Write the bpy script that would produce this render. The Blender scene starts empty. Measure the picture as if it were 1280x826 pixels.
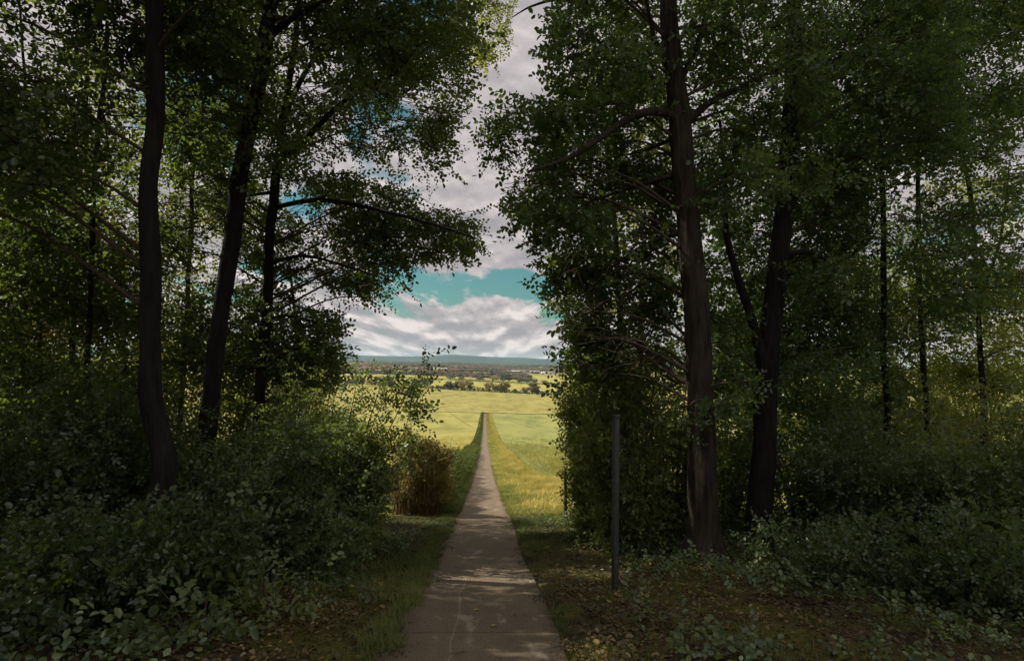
import bpy, math
import numpy as np
from mathutils import Matrix, Vector

rng = np.random.default_rng(11)
sc = bpy.context.scene
COL = sc.collection
R = math.radians

# ------------------------------------------------------------------ camera
FPX = 770.0
PITCH, YAW, ROLL = R(2.75), R(2.38), R(0.8)
cd = bpy.data.cameras.new('camera'); cam = bpy.data.objects.new('camera', cd); COL.objects.link(cam)
Mc = Matrix.Rotation(-YAW, 4, 'Z') @ Matrix.Rotation(math.pi/2 + PITCH, 4, 'X') @ Matrix.Rotation(ROLL, 4, 'Z')
cam.matrix_world = Mc
cd.sensor_width = 36; cd.lens = 36*FPX/1280; cd.clip_start = 0.05; cd.clip_end = 60000
sc.camera = cam
MR = np.array(Mc.to_3x3())

def P(px, py, Y):
    """point of the place seen in direction px,py at distance Y ahead"""
    d = MR @ np.array([(px-640)/FPX, -(py-413)/FPX, -1.0])
    return d*(Y/d[1])

# ------------------------------------------------------------------ terrain
_Z = np.array([-80,-40,-20,0,4.8,8.6,15.6,20.8,25,38.5,60.7,110,166,250,400,600,900,1500,3000,6000,20000.])
_D = np.array([-8.5,-5,-1.9,1.5,2.33,3.0,4.06,4.9,5.5,7.5,10.3,15.9,21.5,27.5,34.5,39.5,45,50,52.5,54,55.])
_t = np.linspace(-80, 1500, 8000); _d = np.interp(_t, _Z, _D)
_k = 41; _pad = np.pad(_d, _k//2, mode='edge'); _d = np.convolve(_pad, np.ones(_k)/_k, 'valid')
def sstep(a, b, x):
    t = np.clip((x-a)/(b-a), 0, 1); return t*t*(3-2*t)
def _h2(i, j, s):
    v = np.sin(i*127.1+j*311.7+s*74.7)*43758.5453; return v-np.floor(v)
def vnoise(x, y, s=0):
    x = np.asarray(x, float); y = np.asarray(y, float)
    i = np.floor(x); j = np.floor(y); fx = x-i; fy = y-j
    fx = fx*fx*(3-2*fx); fy = fy*fy*(3-2*fy)
    return (_h2(i,j,s)*(1-fx)+_h2(i+1,j,s)*fx)*(1-fy)+(_h2(i,j+1,s)*(1-fx)+_h2(i+1,j+1,s)*fx)*fy
def H0(x, y):
    x = np.asarray(x, float); y = np.asarray(y, float)
    d = np.where(y < 1400, np.interp(y, _t, _d), np.interp(y, _Z, _D))
    return -d - 0.04*180*np.tanh(x/180)*sstep(150, 800, y)
def H(x, y):
    x = np.asarray(x, float); y = np.asarray(y, float)
    off = sstep(0.85, 1.9, np.abs(x))
    near = 1-sstep(25, 60, y)
    n = (vnoise(x*.7, y*.7, 1)-.4)*.16 + (vnoise(x*2.3, y*2.3, 2)-.5)*.05 + (vnoise(x*.15, y*.15, 3)-.5)*.5*sstep(2, 8, np.abs(x))
    return H0(x, y) + off*near*n
def G(x, y): return float(H(x, y))
def PG(px, Y):
    """ground point at distance Y below direction px"""
    p = P(px, 600, Y); return np.array([p[0], Y, G(p[0], Y)])

# ------------------------------------------------------------------ mesh building
def mesh(name, parts, mats, base=(0,0,0), smooth=False):
    """parts: (V, F, mat_index, tone or None)"""
    V = []; L = []; S = []; MI = []; T = []; o = 0
    for p in parts:
        v, f = np.asarray(p[0], float), np.asarray(p[1], int)
        mi = p[2] if len(p) > 2 else 0; tn = p[3] if len(p) > 3 else None
        V.append(v); L.append((f+o).ravel()); S.append(np.full(len(f), f.shape[1])); MI.append(np.full(len(f), mi))
        T.append(np.full(len(v), .5) if tn is None else tn); o += len(v)
    V = np.vstack(V)-np.asarray(base, float); L = np.concatenate(L); S = np.concatenate(S); MI = np.concatenate(MI); T = np.concatenate(T)
    me = bpy.data.meshes.new(name)
    me.vertices.add(len(V)); me.vertices.foreach_set('co', V.astype('f').ravel())
    me.loops.add(len(L)); me.loops.foreach_set('vertex_index', L.astype('i'))
    me.polygons.add(len(S)); st = np.concatenate([[0], np.cumsum(S)[:-1]])
    me.polygons.foreach_set('loop_start', st.astype('i'))
    me.polygons.foreach_set('material_index', MI.astype('i'))
    if smooth: me.polygons.foreach_set('use_smooth', np.ones(len(S), bool))
    a = me.attributes.new('tone', 'FLOAT', 'POINT'); a.data.foreach_set('value', T.astype('f'))
    for m in mats: me.materials.append(m)
    me.update(calc_edges=True)
    return me
def obj(name, parts, mats, parent=None, base=None, smooth=False, label=None):
    b = base if base is not None else (tuple(parent.location) if parent else (0,0,0))
    me = mesh(name, parts, mats, b, smooth)
    o = bpy.data.objects.new(name, me); COL.objects.link(o)
    if parent: o.parent = parent
    else: o.location = b
    if label: o['label'] = label
    return o
def tag(o, label=None, cat=None, group=None, kind=None):
    if label: o['label'] = label
    if cat: o['category'] = cat
    if group: o['group'] = group
    if kind: o['kind'] = kind
    return o
def thing(name, loc, label, cat, group=None):
    o = bpy.data.objects.new(name, None); COL.objects.link(o); o.location = loc; o.empty_display_size = .3
    return tag(o, label, cat, group)
def copy_tree(o, parent=None):
    c = o.copy(); COL.objects.link(c); c.parent = parent
    for ch in list(o.children): copy_tree(ch, c)
    return c

def tube(pts, rad, sides=8, rough=0.0, ridges=0, seed=0, cap=True):
    pts = np.asarray(pts, float); n = len(pts); rad = np.broadcast_to(np.asarray(rad, float), (n,)).copy()
    tan = np.gradient(pts, axis=0); tan /= np.linalg.norm(tan, axis=1)[:, None]+1e-9
    ref = np.array([0, 1., 0]) if abs(tan[0][1]) < .8 else np.array([1., 0, 0])
    u = np.cross(tan, ref); u /= np.linalg.norm(u, axis=1)[:, None]+1e-9
    w = np.cross(tan, u)
    a = np.arange(sides)/sides*2*math.pi
    rr = np.ones((n, sides))
    if rough:
        hh = np.cumsum(np.r_[0, np.linalg.norm(np.diff(pts, axis=0), axis=1)])
        A, Hh = np.meshgrid(np.arange(sides), hh)
        rr += rough*(vnoise(A*.31+seed*9, Hh*2.2, seed)-.5)
        if ridges: rr += ridges*(vnoise(A*1.0+seed*5, Hh*1.6, seed+3)-.5)*1.3+.05*np.sin(A/sides*6.283*5+seed)*np.exp(-Hh/.5)*3
    V = pts[:, None]+(u[:, None]*np.cos(a)[None, :, None]+w[:, None]*np.sin(a)[None, :, None])*(rad[:, None]*rr)[..., None]
    V = V.reshape(-1, 3)
    i = np.arange(n-1)[:, None]*sides; j = np.arange(sides)[None]; j2 = (j+1) % sides
    F = np.stack([i+j, i+j2, i+sides+j2, i+sides+j], -1).reshape(-1, 4)
    return V, F
def curve(ctrl, n=24):
    c = np.asarray(ctrl, float); m = len(c)
    t = np.linspace(0, m-1, n); out = []
    ext = np.vstack([2*c[0]-c[1], c, 2*c[-1]-c[-2]])
    for q in t:
        i = min(int(q), m-2); f = q-i
        p0, p1, p2, p3 = ext[i], ext[i+1], ext[i+2], ext[i+3]
        out.append(.5*((2*p1)+(-p0+p2)*f+(2*p0-5*p1+4*p2-p3)*f*f+(-p0+3*p1-3*p2+p3)*f**3))
    return np.array(out)
def boxm(c, s, rz=0.0):
    x, y, z = [q/2 for q in s]
    V = np.array([(-x,-y,-z),(x,-y,-z),(x,y,-z),(-x,y,-z),(-x,-y,z),(x,-y,z),(x,y,z),(-x,y,z)])
    ca, sa = math.cos(rz), math.sin(rz)
    V = V @ np.array([[ca, sa, 0], [-sa, ca, 0], [0, 0, 1]]) + np.asarray(c, float)
    F = np.array([(0,3,2,1),(4,5,6,7),(0,1,5,4),(1,2,6,5),(2,3,7,6),(3,0,4,7)])
    return V, F

# ------------------------------------------------------------------ leaf sprays
def leafgeo(o, a, up, l, wd, fold):
    """one leaf, folded at the midrib: 6 verts, 2 quads"""
    s = np.cross(up, a); s /= np.linalg.norm(s)+1e-9
    nrm = np.cross(a, s)
    return np.array([o, o+a*l*.33+s*wd*.5+nrm*fold*l, o+a*l*.72+s*wd*.42+nrm*fold*.9*l, o+a*l-nrm*.06*l,
                     o+a*l*.72-s*wd*.42+nrm*fold*.9*l, o+a*l*.33-s*wd*.5+nrm*fold*l])
def spray_template(r, n, L, leaf, ratio=.6, spread=1.0, tilt=.35, droop=.15):
    V = []; T = []
    for k in range(n):
        t = .12+.88*k/(n-1)
        o = np.array([L*t, L*.05*math.sin(t*5), -droop*L*t*t])
        side = 1 if k % 2 else -1
        ang = side*(r.uniform(.6, 1.2))*spread*(1-.55*(k == n-1)) if k < n-1 else r.uniform(-.2, .2)
        a = np.array([math.cos(ang), math.sin(ang), r.normal(0, .18+tilt*.5)-.1]); a /= np.linalg.norm(a)
        up = np.array([r.normal(0, tilt), r.normal(0, tilt), 1.]); up /= np.linalg.norm(up)
        l = leaf*r.uniform(.7, 1.15)
        V.append(leafgeo(o, a, up, l, l*ratio*r.uniform(.85, 1.1), r.uniform(.05, .13)))
        T.append(np.full(6, r.uniform(-.22, .22)))
    V = np.vstack(V); q = np.arange(n)[:, None]*6
    F = np.concatenate([q+np.array([[0,1,2,3]]), q+np.array([[0,3,4,5]])])
    return V, F, np.concatenate(T)
TR = np.random.default_rng(5)
SP_BEECH = [spray_template(TR, 10, .34, .070, .68, 1.2, .75) for _ in range(8)]
def kite(t):
    V, F, T = t; n = len(V)//6; k = V.reshape(n, 6, 3); q = np.stack([k[:, 0], (k[:, 1]+k[:, 2])/2, k[:, 3], (k[:, 4]+k[:, 5])/2], 1)
    return q.reshape(-1, 3), np.arange(n*4).reshape(n, 4), np.repeat(T.reshape(n, 6)[:, 0], 4)
SP_BACK = [kite(spray_template(TR, 10, .46, .092, .75, 1.2, .9)) for _ in range(8)]
SP_SMALL = [spray_template(TR, 12, .32, .052, .66, 1.2, .7) for _ in range(8)]
SP_OAK = [spray_template(TR, 10, .30, .076, .6, 1.3, .9) for _ in range(8)]
SP_BIG = [spray_template(TR, 7, .36, .105, .62, .9, .3) for _ in range(6)]
SP_SHADE = [spray_template(TR, 6, .55, .20, .65, 1.1, .6) for _ in range(5)]
def rotm(yaw, pitch, roll):
    cy, sy, cp, sp, cr, sr = np.cos(yaw), np.sin(yaw), np.cos(pitch), np.sin(pitch), np.cos(roll), np.sin(roll)
    z = np.zeros_like(cy); o = np.ones_like(cy)
    Rz = np.stack([cy,-sy,z,sy,cy,z,z,z,o], -1).reshape(-1,3,3)
    Ry = np.stack([cp,z,-sp,z,o,z,sp,z,cp], -1).reshape(-1,3,3)
    Rx = np.stack([o,z,z,z,cr,-sr,z,sr,cr], -1).reshape(-1,3,3)
    return Rz @ Ry @ Rx
def scatter(tmpls, pos, yaw, pitch, roll, scale, tone, mi=0):
    pos = np.asarray(pos, float); n = len(pos); out = []
    pick = rng.integers(0, len(tmpls), n); RM = rotm(yaw, pitch, roll)
    for k, (V, F, T) in enumerate(tmpls):
        m = np.where(pick == k)[0]
        if not len(m): continue
        W = pos[m][:, None]+np.einsum('nij,vj->nvi', RM[m], V)*scale[m][:, None, None]
        FF = (np.arange(len(m))[:, None, None]*len(V)+F[None]).reshape(-1, F.shape[1])
        out.append((W.reshape(-1, 3), FF, mi, (tone[m][:, None]+T[None]).ravel()))
    return out
def inpoly(x, y, poly):
    x = np.asarray(x); y = np.asarray(y); c = np.zeros(len(x), bool); n = len(poly)
    for i in range(n):
        x1, y1 = poly[i]; x2, y2 = poly[(i+1) % n]
        if y1 == y2: continue
        m = ((y1 > y) != (y2 > y)) & (x < (x2-x1)*(y-y1)/(y2-y1)+x1); c ^= m
    return c
def sprays_in(cents, rad, n, tmpls, flat=.45, s=(.8, 1.25), hub=None, tone0=.5, pitch0=-.12, tone_sd=.12, keep=None):
    """n sprays spread over clumps; they point away from the hub (the trunk)"""
    cents = np.asarray(cents); rad = np.broadcast_to(rad, (len(cents),))
    w = rad**2; idx = rng.choice(len(cents), n, p=w/w.sum())
    off = rng.normal(0, 1, (n, 3)); off /= np.linalg.norm(off, axis=1)[:, None]; off *= (rng.uniform(0, 1, n)**.5)[:, None]
    off *= rad[idx][:, None]*np.array([1, 1, flat]); pos = cents[idx]+off
    if keep is not None:
        m = keep(pos); idx, off, pos = idx[m], off[m], pos[m]; n = len(pos)
    m = lit_gaps(pos, max(np.abs(q[0]).max() for q in tmpls)*.8); idx, off, pos = idx[m], off[m], pos[m]; n = len(pos)
    base = off.copy()
    if hub is not None: base = off+(cents[idx]-np.asarray(hub))*.25
    yaw = np.arctan2(base[:, 1], base[:, 0])+rng.normal(0, .7, n)
    ct = rng.normal(0, tone_sd, len(cents))
    tone = np.clip(tone0+ct[idx]+rng.normal(0, .08, n), 0, 1)
    return scatter(tmpls, pos, yaw, rng.normal(pitch0, .55, n), rng.normal(0, .9, n), rng.uniform(s[0], s[1], n)*rng.choice([.65, .9, 1.1, 1.3], n), tone), pos

# ------------------------------------------------------------------ materials
def mat(name):
    m = bpy.data.materials.new(name); m.use_nodes = True; nt = m.node_tree; nt.nodes.clear()
    return m, nt
def N(nt, t, **k):
    n = nt.nodes.new(t)
    for a, b in k.items():
        if a.startswith('i_'):
            key = a[2:]; key = int(key) if key.isdigit() else key.replace('_', ' ')
            n.inputs[key].default_value = b
        else: setattr(n, a, b)
    return n
def ramp(nt, fac, stops):
    r = nt.nodes.new('ShaderNodeValToRGB'); cr = r.color_ramp
    while len(cr.elements) < len(stops): cr.elements.new(.5)
    for e, (p, c) in zip(cr.elements, stops): e.position = p; e.color = (*c, 1)
    nt.links.new(fac, r.inputs[0]); return r.outputs[0]
def M_(nt, op, a, b=None, c=None):
    n = nt.nodes.new('ShaderNodeMath'); n.operation = op
    for i, v in enumerate((a, b, c)):
        if v is None: continue
        if isinstance(v, (int, float)): n.inputs[i].default_value = v
        else: nt.links.new(v, n.inputs[i])
    return n.outputs[0]
def mixc(nt, f, a, b, bl='MIX'):
    n = nt.nodes.new('ShaderNodeMix'); n.data_type = 'RGBA'; n.blend_type = bl
    for s, v in ((0, f), (6, a), (7, b)):
        if isinstance(v, (int, float)): n.inputs[s].default_value = v
        elif isinstance(v, tuple): n.inputs[s].default_value = (*v, 1)
        else: nt.links.new(v, n.inputs[s])
    return n.outputs[2]
def noise(nt, vec, scale, detail=4, rough=.55, out=0):
    n = nt.nodes.new('ShaderNodeTexNoise'); n.inputs['Scale'].default_value = scale; n.inputs['Detail'].default_value = detail
    n.inputs['Roughness'].default_value = rough
    if vec is not None: nt.links.new(vec, n.inputs['Vector'])
    return n.outputs[out]
def geo_pos(nt): return nt.nodes.new('ShaderNodeNewGeometry').outputs['Position']
def tone_attr(nt):
    a = nt.nodes.new('ShaderNodeAttribute'); a.attribute_name = 'tone'; return a.outputs['Fac']
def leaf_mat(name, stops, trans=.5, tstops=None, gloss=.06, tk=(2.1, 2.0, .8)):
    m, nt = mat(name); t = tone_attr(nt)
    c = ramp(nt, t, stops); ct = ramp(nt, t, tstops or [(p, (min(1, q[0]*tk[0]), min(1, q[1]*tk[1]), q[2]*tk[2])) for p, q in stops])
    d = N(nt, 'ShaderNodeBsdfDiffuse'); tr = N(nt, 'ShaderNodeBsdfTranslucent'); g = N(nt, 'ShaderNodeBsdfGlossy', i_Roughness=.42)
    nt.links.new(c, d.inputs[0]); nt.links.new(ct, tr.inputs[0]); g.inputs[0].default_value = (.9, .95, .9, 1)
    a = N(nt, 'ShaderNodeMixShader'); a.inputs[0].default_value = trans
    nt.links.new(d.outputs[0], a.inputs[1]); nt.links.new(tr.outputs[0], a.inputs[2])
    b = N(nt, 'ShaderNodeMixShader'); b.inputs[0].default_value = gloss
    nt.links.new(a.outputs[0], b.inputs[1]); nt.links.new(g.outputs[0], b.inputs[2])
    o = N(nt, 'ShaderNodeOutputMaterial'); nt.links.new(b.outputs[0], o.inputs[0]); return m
def solid(name, color_fn, rough=.9, bump=None, bdist=.02, spec=.2):
    m, nt = mat(name); p = N(nt, 'ShaderNodeBsdfPrincipled'); p.inputs['Roughness'].default_value = rough
    p.inputs['Specular IOR Level'].default_value = spec
    c = color_fn(nt)
    if isinstance(c, tuple): p.inputs['Base Color'].default_value = (*c, 1)
    else: nt.links.new(c, p.inputs['Base Color'])
    if bump:
        b = N(nt, 'ShaderNodeBump'); b.inputs['Strength'].default_value = 1; b.inputs['Distance'].default_value = bdist
        nt.links.new(bump(nt), b.inputs['Height']); nt.links.new(b.outputs[0], p.inputs['Normal'])
    o = N(nt, 'ShaderNodeOutputMaterial'); nt.links.new(p.outputs[0], o.inputs[0]); return m

LEAF_L = leaf_mat('leaf_beech', [(0, (.036,.058,.022)), (.5, (.064,.096,.034)), (1, (.11,.130,.040))], gloss=.035)
LEAF_R = leaf_mat('leaf_oak', [(0, (.036,.062,.026)), (.5, (.062,.104,.040)), (1, (.115,.150,.050))], gloss=.035)
LEAF_Y = leaf_mat('leaf_backlit_yellow', [(0, (.06,.08,.015)), (.5, (.13,.12,.02)), (1, (.22,.15,.025))], .5)  # yellow of sun shining through the leaves, put into their colour
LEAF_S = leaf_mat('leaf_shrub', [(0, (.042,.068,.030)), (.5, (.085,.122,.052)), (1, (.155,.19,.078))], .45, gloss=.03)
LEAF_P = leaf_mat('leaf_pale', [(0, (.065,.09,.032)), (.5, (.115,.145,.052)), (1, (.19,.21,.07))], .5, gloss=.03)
LEAF_B = leaf_mat('leaf_dry', [(0, (.075,.064,.028)), (.5, (.17,.142,.056)), (1, (.34,.285,.10))], .3, gloss=.01, tk=(1.35, 1.35, 1.15))
LEAF_H = leaf_mat('leaf_hedge', [(0, (.035,.05,.02)), (.5, (.07,.09,.03)), (1, (.13,.145,.045))], .3, gloss=.012)
GRASS = leaf_mat('grass_green', [(0, (.055,.070,.022)), (.5, (.105,.125,.038)), (1, (.19,.20,.06))], .35, gloss=.012, tk=(1.35, 1.35, 1.15))
GRASS_Y = leaf_mat('grass_yellow', [(0, (.15,.15,.035)), (.45, (.31,.28,.07)), (.75, (.44,.36,.10)), (1, (.58,.46,.17))], .3, gloss=.01, tk=(1.35, 1.35, 1.15))
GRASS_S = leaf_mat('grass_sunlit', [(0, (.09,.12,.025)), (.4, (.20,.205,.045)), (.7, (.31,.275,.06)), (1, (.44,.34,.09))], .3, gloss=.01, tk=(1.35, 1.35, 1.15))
CROP_G = leaf_mat('crop_green', [(0, (.13,.14,.04)), (.5, (.21,.20,.06)), (1, (.28,.255,.08))], .3, gloss=.01)
CROP_Y = leaf_mat('crop_gold', [(0, (.19,.165,.04)), (.5, (.28,.235,.06)), (1, (.36,.29,.08))], .3, gloss=.01)
LITTER = leaf_mat('leaf_litter', [(0, (.020,.016,.010)), (.35, (.048,.037,.019)), (.65, (.10,.074,.032)), (1, (.27,.20,.075))], .12, gloss=.02)
def bark(name, dark, light, sc_=1.0, bd=.03):
    def cf(nt):
        mp = N(nt, 'ShaderNodeMapping'); mp.inputs['Scale'].default_value = (sc_*16, sc_*16, sc_*2.6); nt.links.new(geo_pos(nt), mp.inputs[0])
        v = noise(nt, mp.outputs[0], 1, 6, .65); big = noise(nt, geo_pos(nt), 1.3, 3)
        f = M_(nt, 'ADD', M_(nt, 'MULTIPLY', v, .8), M_(nt, 'MULTIPLY', big, .25))
        dark_, light_ = dark, light
        return ramp(nt, f, [(.34, dark), (.5, tuple((a+b)*.5 for a, b in zip(dark, light))), (.68, light)])
    def bf(nt):
        mp = N(nt, 'ShaderNodeMapping'); mp.inputs['Scale'].default_value = (sc_*16, sc_*16, sc_*2.6); nt.links.new(geo_pos(nt), mp.inputs[0])
        return noise(nt, mp.outputs[0], 1, 7, .7)
    return solid(name, cf, .95, bf, bd, .1)
BARK_D = bark('bark_dark', (.009,.008,.008), (.030,.027,.025))
BARK_O = bark('bark_furrowed', (.010,.009,.008), (.066,.053,.041), .8, .06)
TWIG = solid('twig_bark', lambda nt: (.06,.045,.032), .9)
STEMB = solid('dry_stem', lambda nt: (.13,.085,.04), .9)

def floor_color(nt):
    g = geo_pos(nt); sp = N(nt, 'ShaderNodeSeparateXYZ'); nt.links.new(g, sp.inputs[0]); X, Y = sp.outputs[0], sp.outputs[1]
    n1 = noise(nt, g, 7, 8, .7); n2 = noise(nt, g, 1.1, 4, .6); n3 = noise(nt, g, 28, 4, .6)
    soil = ramp(nt, n1, [(.3, (.026,.021,.013)), (.5, (.058,.045,.025)), (.68, (.105,.080,.040))])
    moss = ramp(nt, n3, [(.3, (.045,.055,.014)), (.7, (.12,.11,.028))])
    wood = mixc(nt, M_(nt, 'SMOOTH_MIN', M_(nt, 'MULTIPLY', M_(nt, 'SUBTRACT', n2, .41), 6), 1, .1), soil, moss)
    turf = ramp(nt, noise(nt, g, 3, 6, .65), [(.3, (.09,.11,.022)), (.5, (.16,.17,.035)), (.7, (.24,.22,.05))])
    far = ramp(nt, noise(nt, g, .004, 5, .6), [(.35, (.14,.15,.045)), (.5, (.22,.20,.06)), (.62, (.13,.11,.055))])
    e = M_(nt, 'ADD', Y, M_(nt, 'MULTIPLY', M_(nt, 'SUBTRACT', n2, .5), 6))
    f1 = N(nt, 'ShaderNodeMapRange', i_1=15.5, i_2=19.0); nt.links.new(e, f1.inputs[0])
    f2 = N(nt, 'ShaderNodeMapRange', i_1=300., i_2=900.); nt.links.new(Y, f2.inputs[0])
    return mixc(nt, f2.outputs[0], mixc(nt, f1.outputs[0], wood, turf), far)
GROUND = solid('ground_earth', floor_color, .97, lambda nt: noise(nt, geo_pos(nt), 14, 8, .7), .05, .05)
def path_color(nt):
    g = geo_pos(nt); sp = N(nt, 'ShaderNodeSeparateXYZ'); nt.links.new(g, sp.inputs[0]); X, Y = sp.outputs[0], sp.outputs[1]
    mp = N(nt, 'ShaderNodeMapping'); mp.inputs['Scale'].default_value = (1, .35, 1); nt.links.new(g, mp.inputs[0])
    a = noise(nt, mp.outputs[0], 2.2, 6, .65); b = noise(nt, g, 60, 4, .7); c = noise(nt, g, 9, 5, .65)
    base = ramp(nt, a, [(.3, (.082,.063,.040)), (.5, (.122,.094,.061)), (.7, (.172,.134,.090))])
    base = mixc(nt, .45, base, ramp(nt, b, [(.35, (.040,.031,.021)), (.6, (.205,.16,.11))]))
    base = mixc(nt, M_(nt, 'MULTIPLY', M_(nt, 'GREATER_THAN', c, .64), .55), base, (.075,.06,.045))
    lt = N(nt, 'ShaderNodeMapRange', i_1=.63, i_2=.70); nt.links.new(noise(nt, mp.outputs[0], 4.3, 3, .5), lt.inputs[0])
    base = mixc(nt, M_(nt, 'MULTIPLY', lt.outputs[0], .5), base, (.33,.28,.22))
    # slab joints every 2.8 m, slightly wandering
    yy = M_(nt, 'ADD', Y, M_(nt, 'MULTIPLY', noise(nt, g, 3, 3), .06))
    fr = M_(nt, 'ABSOLUTE', M_(nt, 'SUBTRACT', M_(nt, 'FRACT', M_(nt, 'DIVIDE', M_(nt, 'SUBTRACT', yy, 7.2), 2.8)), .5))
    j = M_(nt, 'LESS_THAN', fr, .0065)
    xx = M_(nt, 'ADD', X, M_(nt, 'MULTIPLY', noise(nt, g, 1.2, 4), .22))
    ck = M_(nt, 'MULTIPLY', M_(nt, 'LESS_THAN', M_(nt, 'ABSOLUTE', M_(nt, 'ADD', xx, .13)), .007), M_(nt, 'LESS_THAN', Y, 8.6))
    base = mixc(nt, M_(nt, 'MULTIPLY', ck, .35), base, (.34,.29,.23))
    ed = N(nt, 'ShaderNodeMapRange', i_1=.60, i_2=.78)
    nt.links.new(M_(nt, 'ADD', M_(nt, 'ABSOLUTE', X), M_(nt, 'MULTIPLY', M_(nt, 'SUBTRACT', noise(nt, g, 5, 5), .5), .35)), ed.inputs[0])
    base = mixc(nt, M_(nt, 'MULTIPLY', ed.outputs[0], .6), base, (.055,.045,.028))
    return mixc(nt, M_(nt, 'MULTIPLY', j, .4), base, (.035,.028,.022))
PATH = solid('path_concrete', path_color, .92, lambda nt: noise(nt, geo_pos(nt), 45, 6, .75), .012, .15)

def field_mat(name, lo, hi, stripe=0.0):
    def cf(nt):
        g = geo_pos(nt); mp = N(nt, 'ShaderNodeMapping'); mp.inputs['Scale'].default_value = (1, .22, 1); nt.links.new(g, mp.inputs[0])
        a = noise(nt, mp.outputs[0], .09, 6, .65); b = noise(nt, g, 2.5, 5, .7)
        b2 = noise(nt, g, .5, 6, .7)
        f = M_(nt, 'ADD', M_(nt, 'MULTIPLY', a, .55), M_(nt, 'MULTIPLY', M_(nt, 'ADD', b, b2), .225))
        c = ramp(nt, f, [(.41, tuple(q*.82 for q in lo)), (.5, tuple((p+q)*.5 for p, q in zip(lo, hi))), (.59, hi)])
        if stripe:
            sp = N(nt, 'ShaderNodeSeparateXYZ'); nt.links.new(g, sp.inputs[0])
            w = M_(nt, 'LESS_THAN', M_(nt, 'FRACT', M_(nt, 'DIVIDE', M_(nt, 'ADD', sp.outputs[0], M_(nt, 'MULTIPLY', sp.outputs[1], .12)), 24.)), .025)
            c = mixc(nt, M_(nt, 'MULTIPLY', w, stripe), c, tuple(q*.55 for q in lo))
        return c
    return solid(name, cf, .95, lambda nt: noise(nt, geo_pos(nt), 5, 6, .75), .12, .05)
F_LEFT = field_mat('field_gold_green', (.17,.16,.048), (.255,.232,.068), .8)
F_RIGHT = field_mat('field_green', (.14,.155,.05), (.215,.213,.068), .8)
F_MID = field_mat('field_gold', (.165,.15,.045), (.245,.218,.068), .4)
F_FAR = field_mat('field_far', (.20,.185,.05), (.28,.25,.07))
F_PALE = field_mat('field_pale', (.30,.26,.11), (.42,.36,.17))

# ------------------------------------------------------------------ setting: ground, path, fields
def axis(fine, step, far, g=1.09):
    a = list(np.arange(0, fine+1e-6, step)); d = step
    while a[-1] < far: d *= g; a.append(a[-1]+d)
    return np.array(a)
xp = axis(9, .15, 14000, 1.13); gx = np.concatenate([-xp[:0:-1], xp])
yp = axis(26, .16, 19000, 1.055); gy = np.concatenate([-axis(2, .5, 78, 1.2)[:0:-1], yp])
X, Y = np.meshgrid(gx, gy); Zg = H(X, Y)
Zg = Zg-.04*(np.abs(X) < .82)*(Y > -60)
# the distant ridge is part of the same sheet
def ridge(x, y):
    az = x/np.maximum(y, 1)
    hgt = 95+45*(vnoise(az*5+3, y*.0002, 5)-.5)+30*(vnoise(az*17, y*.0003, 6)-.5)-55*np.clip(az, -.6, .6)
    hgt = hgt+6*(vnoise(az*90, y*.001, 8)-.5)
    return sstep(7200, 10500, y)*hgt
nx = len(gx); ny = len(gy)
I = np.arange(ny-1)[:, None]*nx+np.arange(nx-1)[None]
GF = np.stack([I, I+1, I+nx+1, I+nx], -1).reshape(-1, 4)
gr = obj('ground', [(np.stack([X, Y, Zg], -1).reshape(-1, 3), GF)], [GROUND], smooth=True); tag(gr, kind='structure')
def sheet(x0, x1, y0, y1, dz, m, name, sx=24, sy=60, fn=None, skirt=0, lf=None, rf=None):
    tx = np.linspace(0, 1, sx); ty = np.linspace(0, 1, sy)**1.6
    yy = y0+(y1-y0)*ty
    A = np.zeros((sy, sx, 3))
    for i, y in enumerate(yy):
        a = lf(y) if lf else x0; b = rf(y) if rf else x1
        t = tx
        if abs(b-a) > 60:
            t = tx**2.2 if abs(a) < abs(b) else 1-(1-tx)**2.2
        xs = a+(b-a)*t
        A[i, :, 0] = xs; A[i, :, 1] = y
        A[i, :, 2] = (fn or H0)(xs, np.full(sx, y))+dz
    I = np.arange(sy-1)[:, None]*sx+np.arange(sx-1)[None]
    F = np.stack([I, I+1, I+sx+1, I+sx], -1).reshape(-1, 4)
    parts = [(A.reshape(-1, 3), F)]
    if skirt:
        ring = np.concatenate([np.arange(sx), np.arange(1, sy)*sx+sx-1, (sy-1)*sx+np.arange(sx-2, -1, -1), np.arange(sy-2, 0, -1)*sx])
        V = A.reshape(-1, 3)[ring]; V2 = V.copy(); V2[:, 2] -= skirt; n = len(ring)
        k = np.arange(n); k2 = (k+1) % n
        parts.append((np.vstack([V, V2]), np.stack([k, k2, k2+n, k+n], -1)))
    o = obj(name, parts, [m], smooth=True); tag(o, kind='structure'); return o
def hill_fn(xs, ys): return H0(xs, ys)+ridge(xs, ys)
# path: slightly wavering concrete strip down the hill
def pcx(y): return -.09*(1-sstep(8, 22, y))+.02*math.sin(y*.35)+.02*math.sin(y*.93+1)
hw = .755
sheet(0, 0, -6, 395, .012, PATH, 'path', 5, 420, lf=lambda y: pcx(y)-hw-.02*vnoise(y*2.1, 3), rf=lambda y: pcx(y)+hw+.02*vnoise(y*2.3, 9))
sheet(-2.9, -320, 21, 392, .55, F_LEFT, 'field', 60, 160, skirt=.7)
sheet(4.4, 320, 38, 392, .5, F_RIGHT, 'field', 60, 160, skirt=.65)
sheet(-420, 420, 400, 835, .5, F_MID, 'field', 40, 40, skirt=.7)
sheet(-420, 420, 397, 400, .62, F_PALE, 'field', 40, 4)
sheet(-520, 520, 880, 1330, .6, F_FAR, 'field', 40, 20)
sheet(-700, -40, 1380, 1640, .6, F_FAR, 'field', 30, 12)
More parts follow.
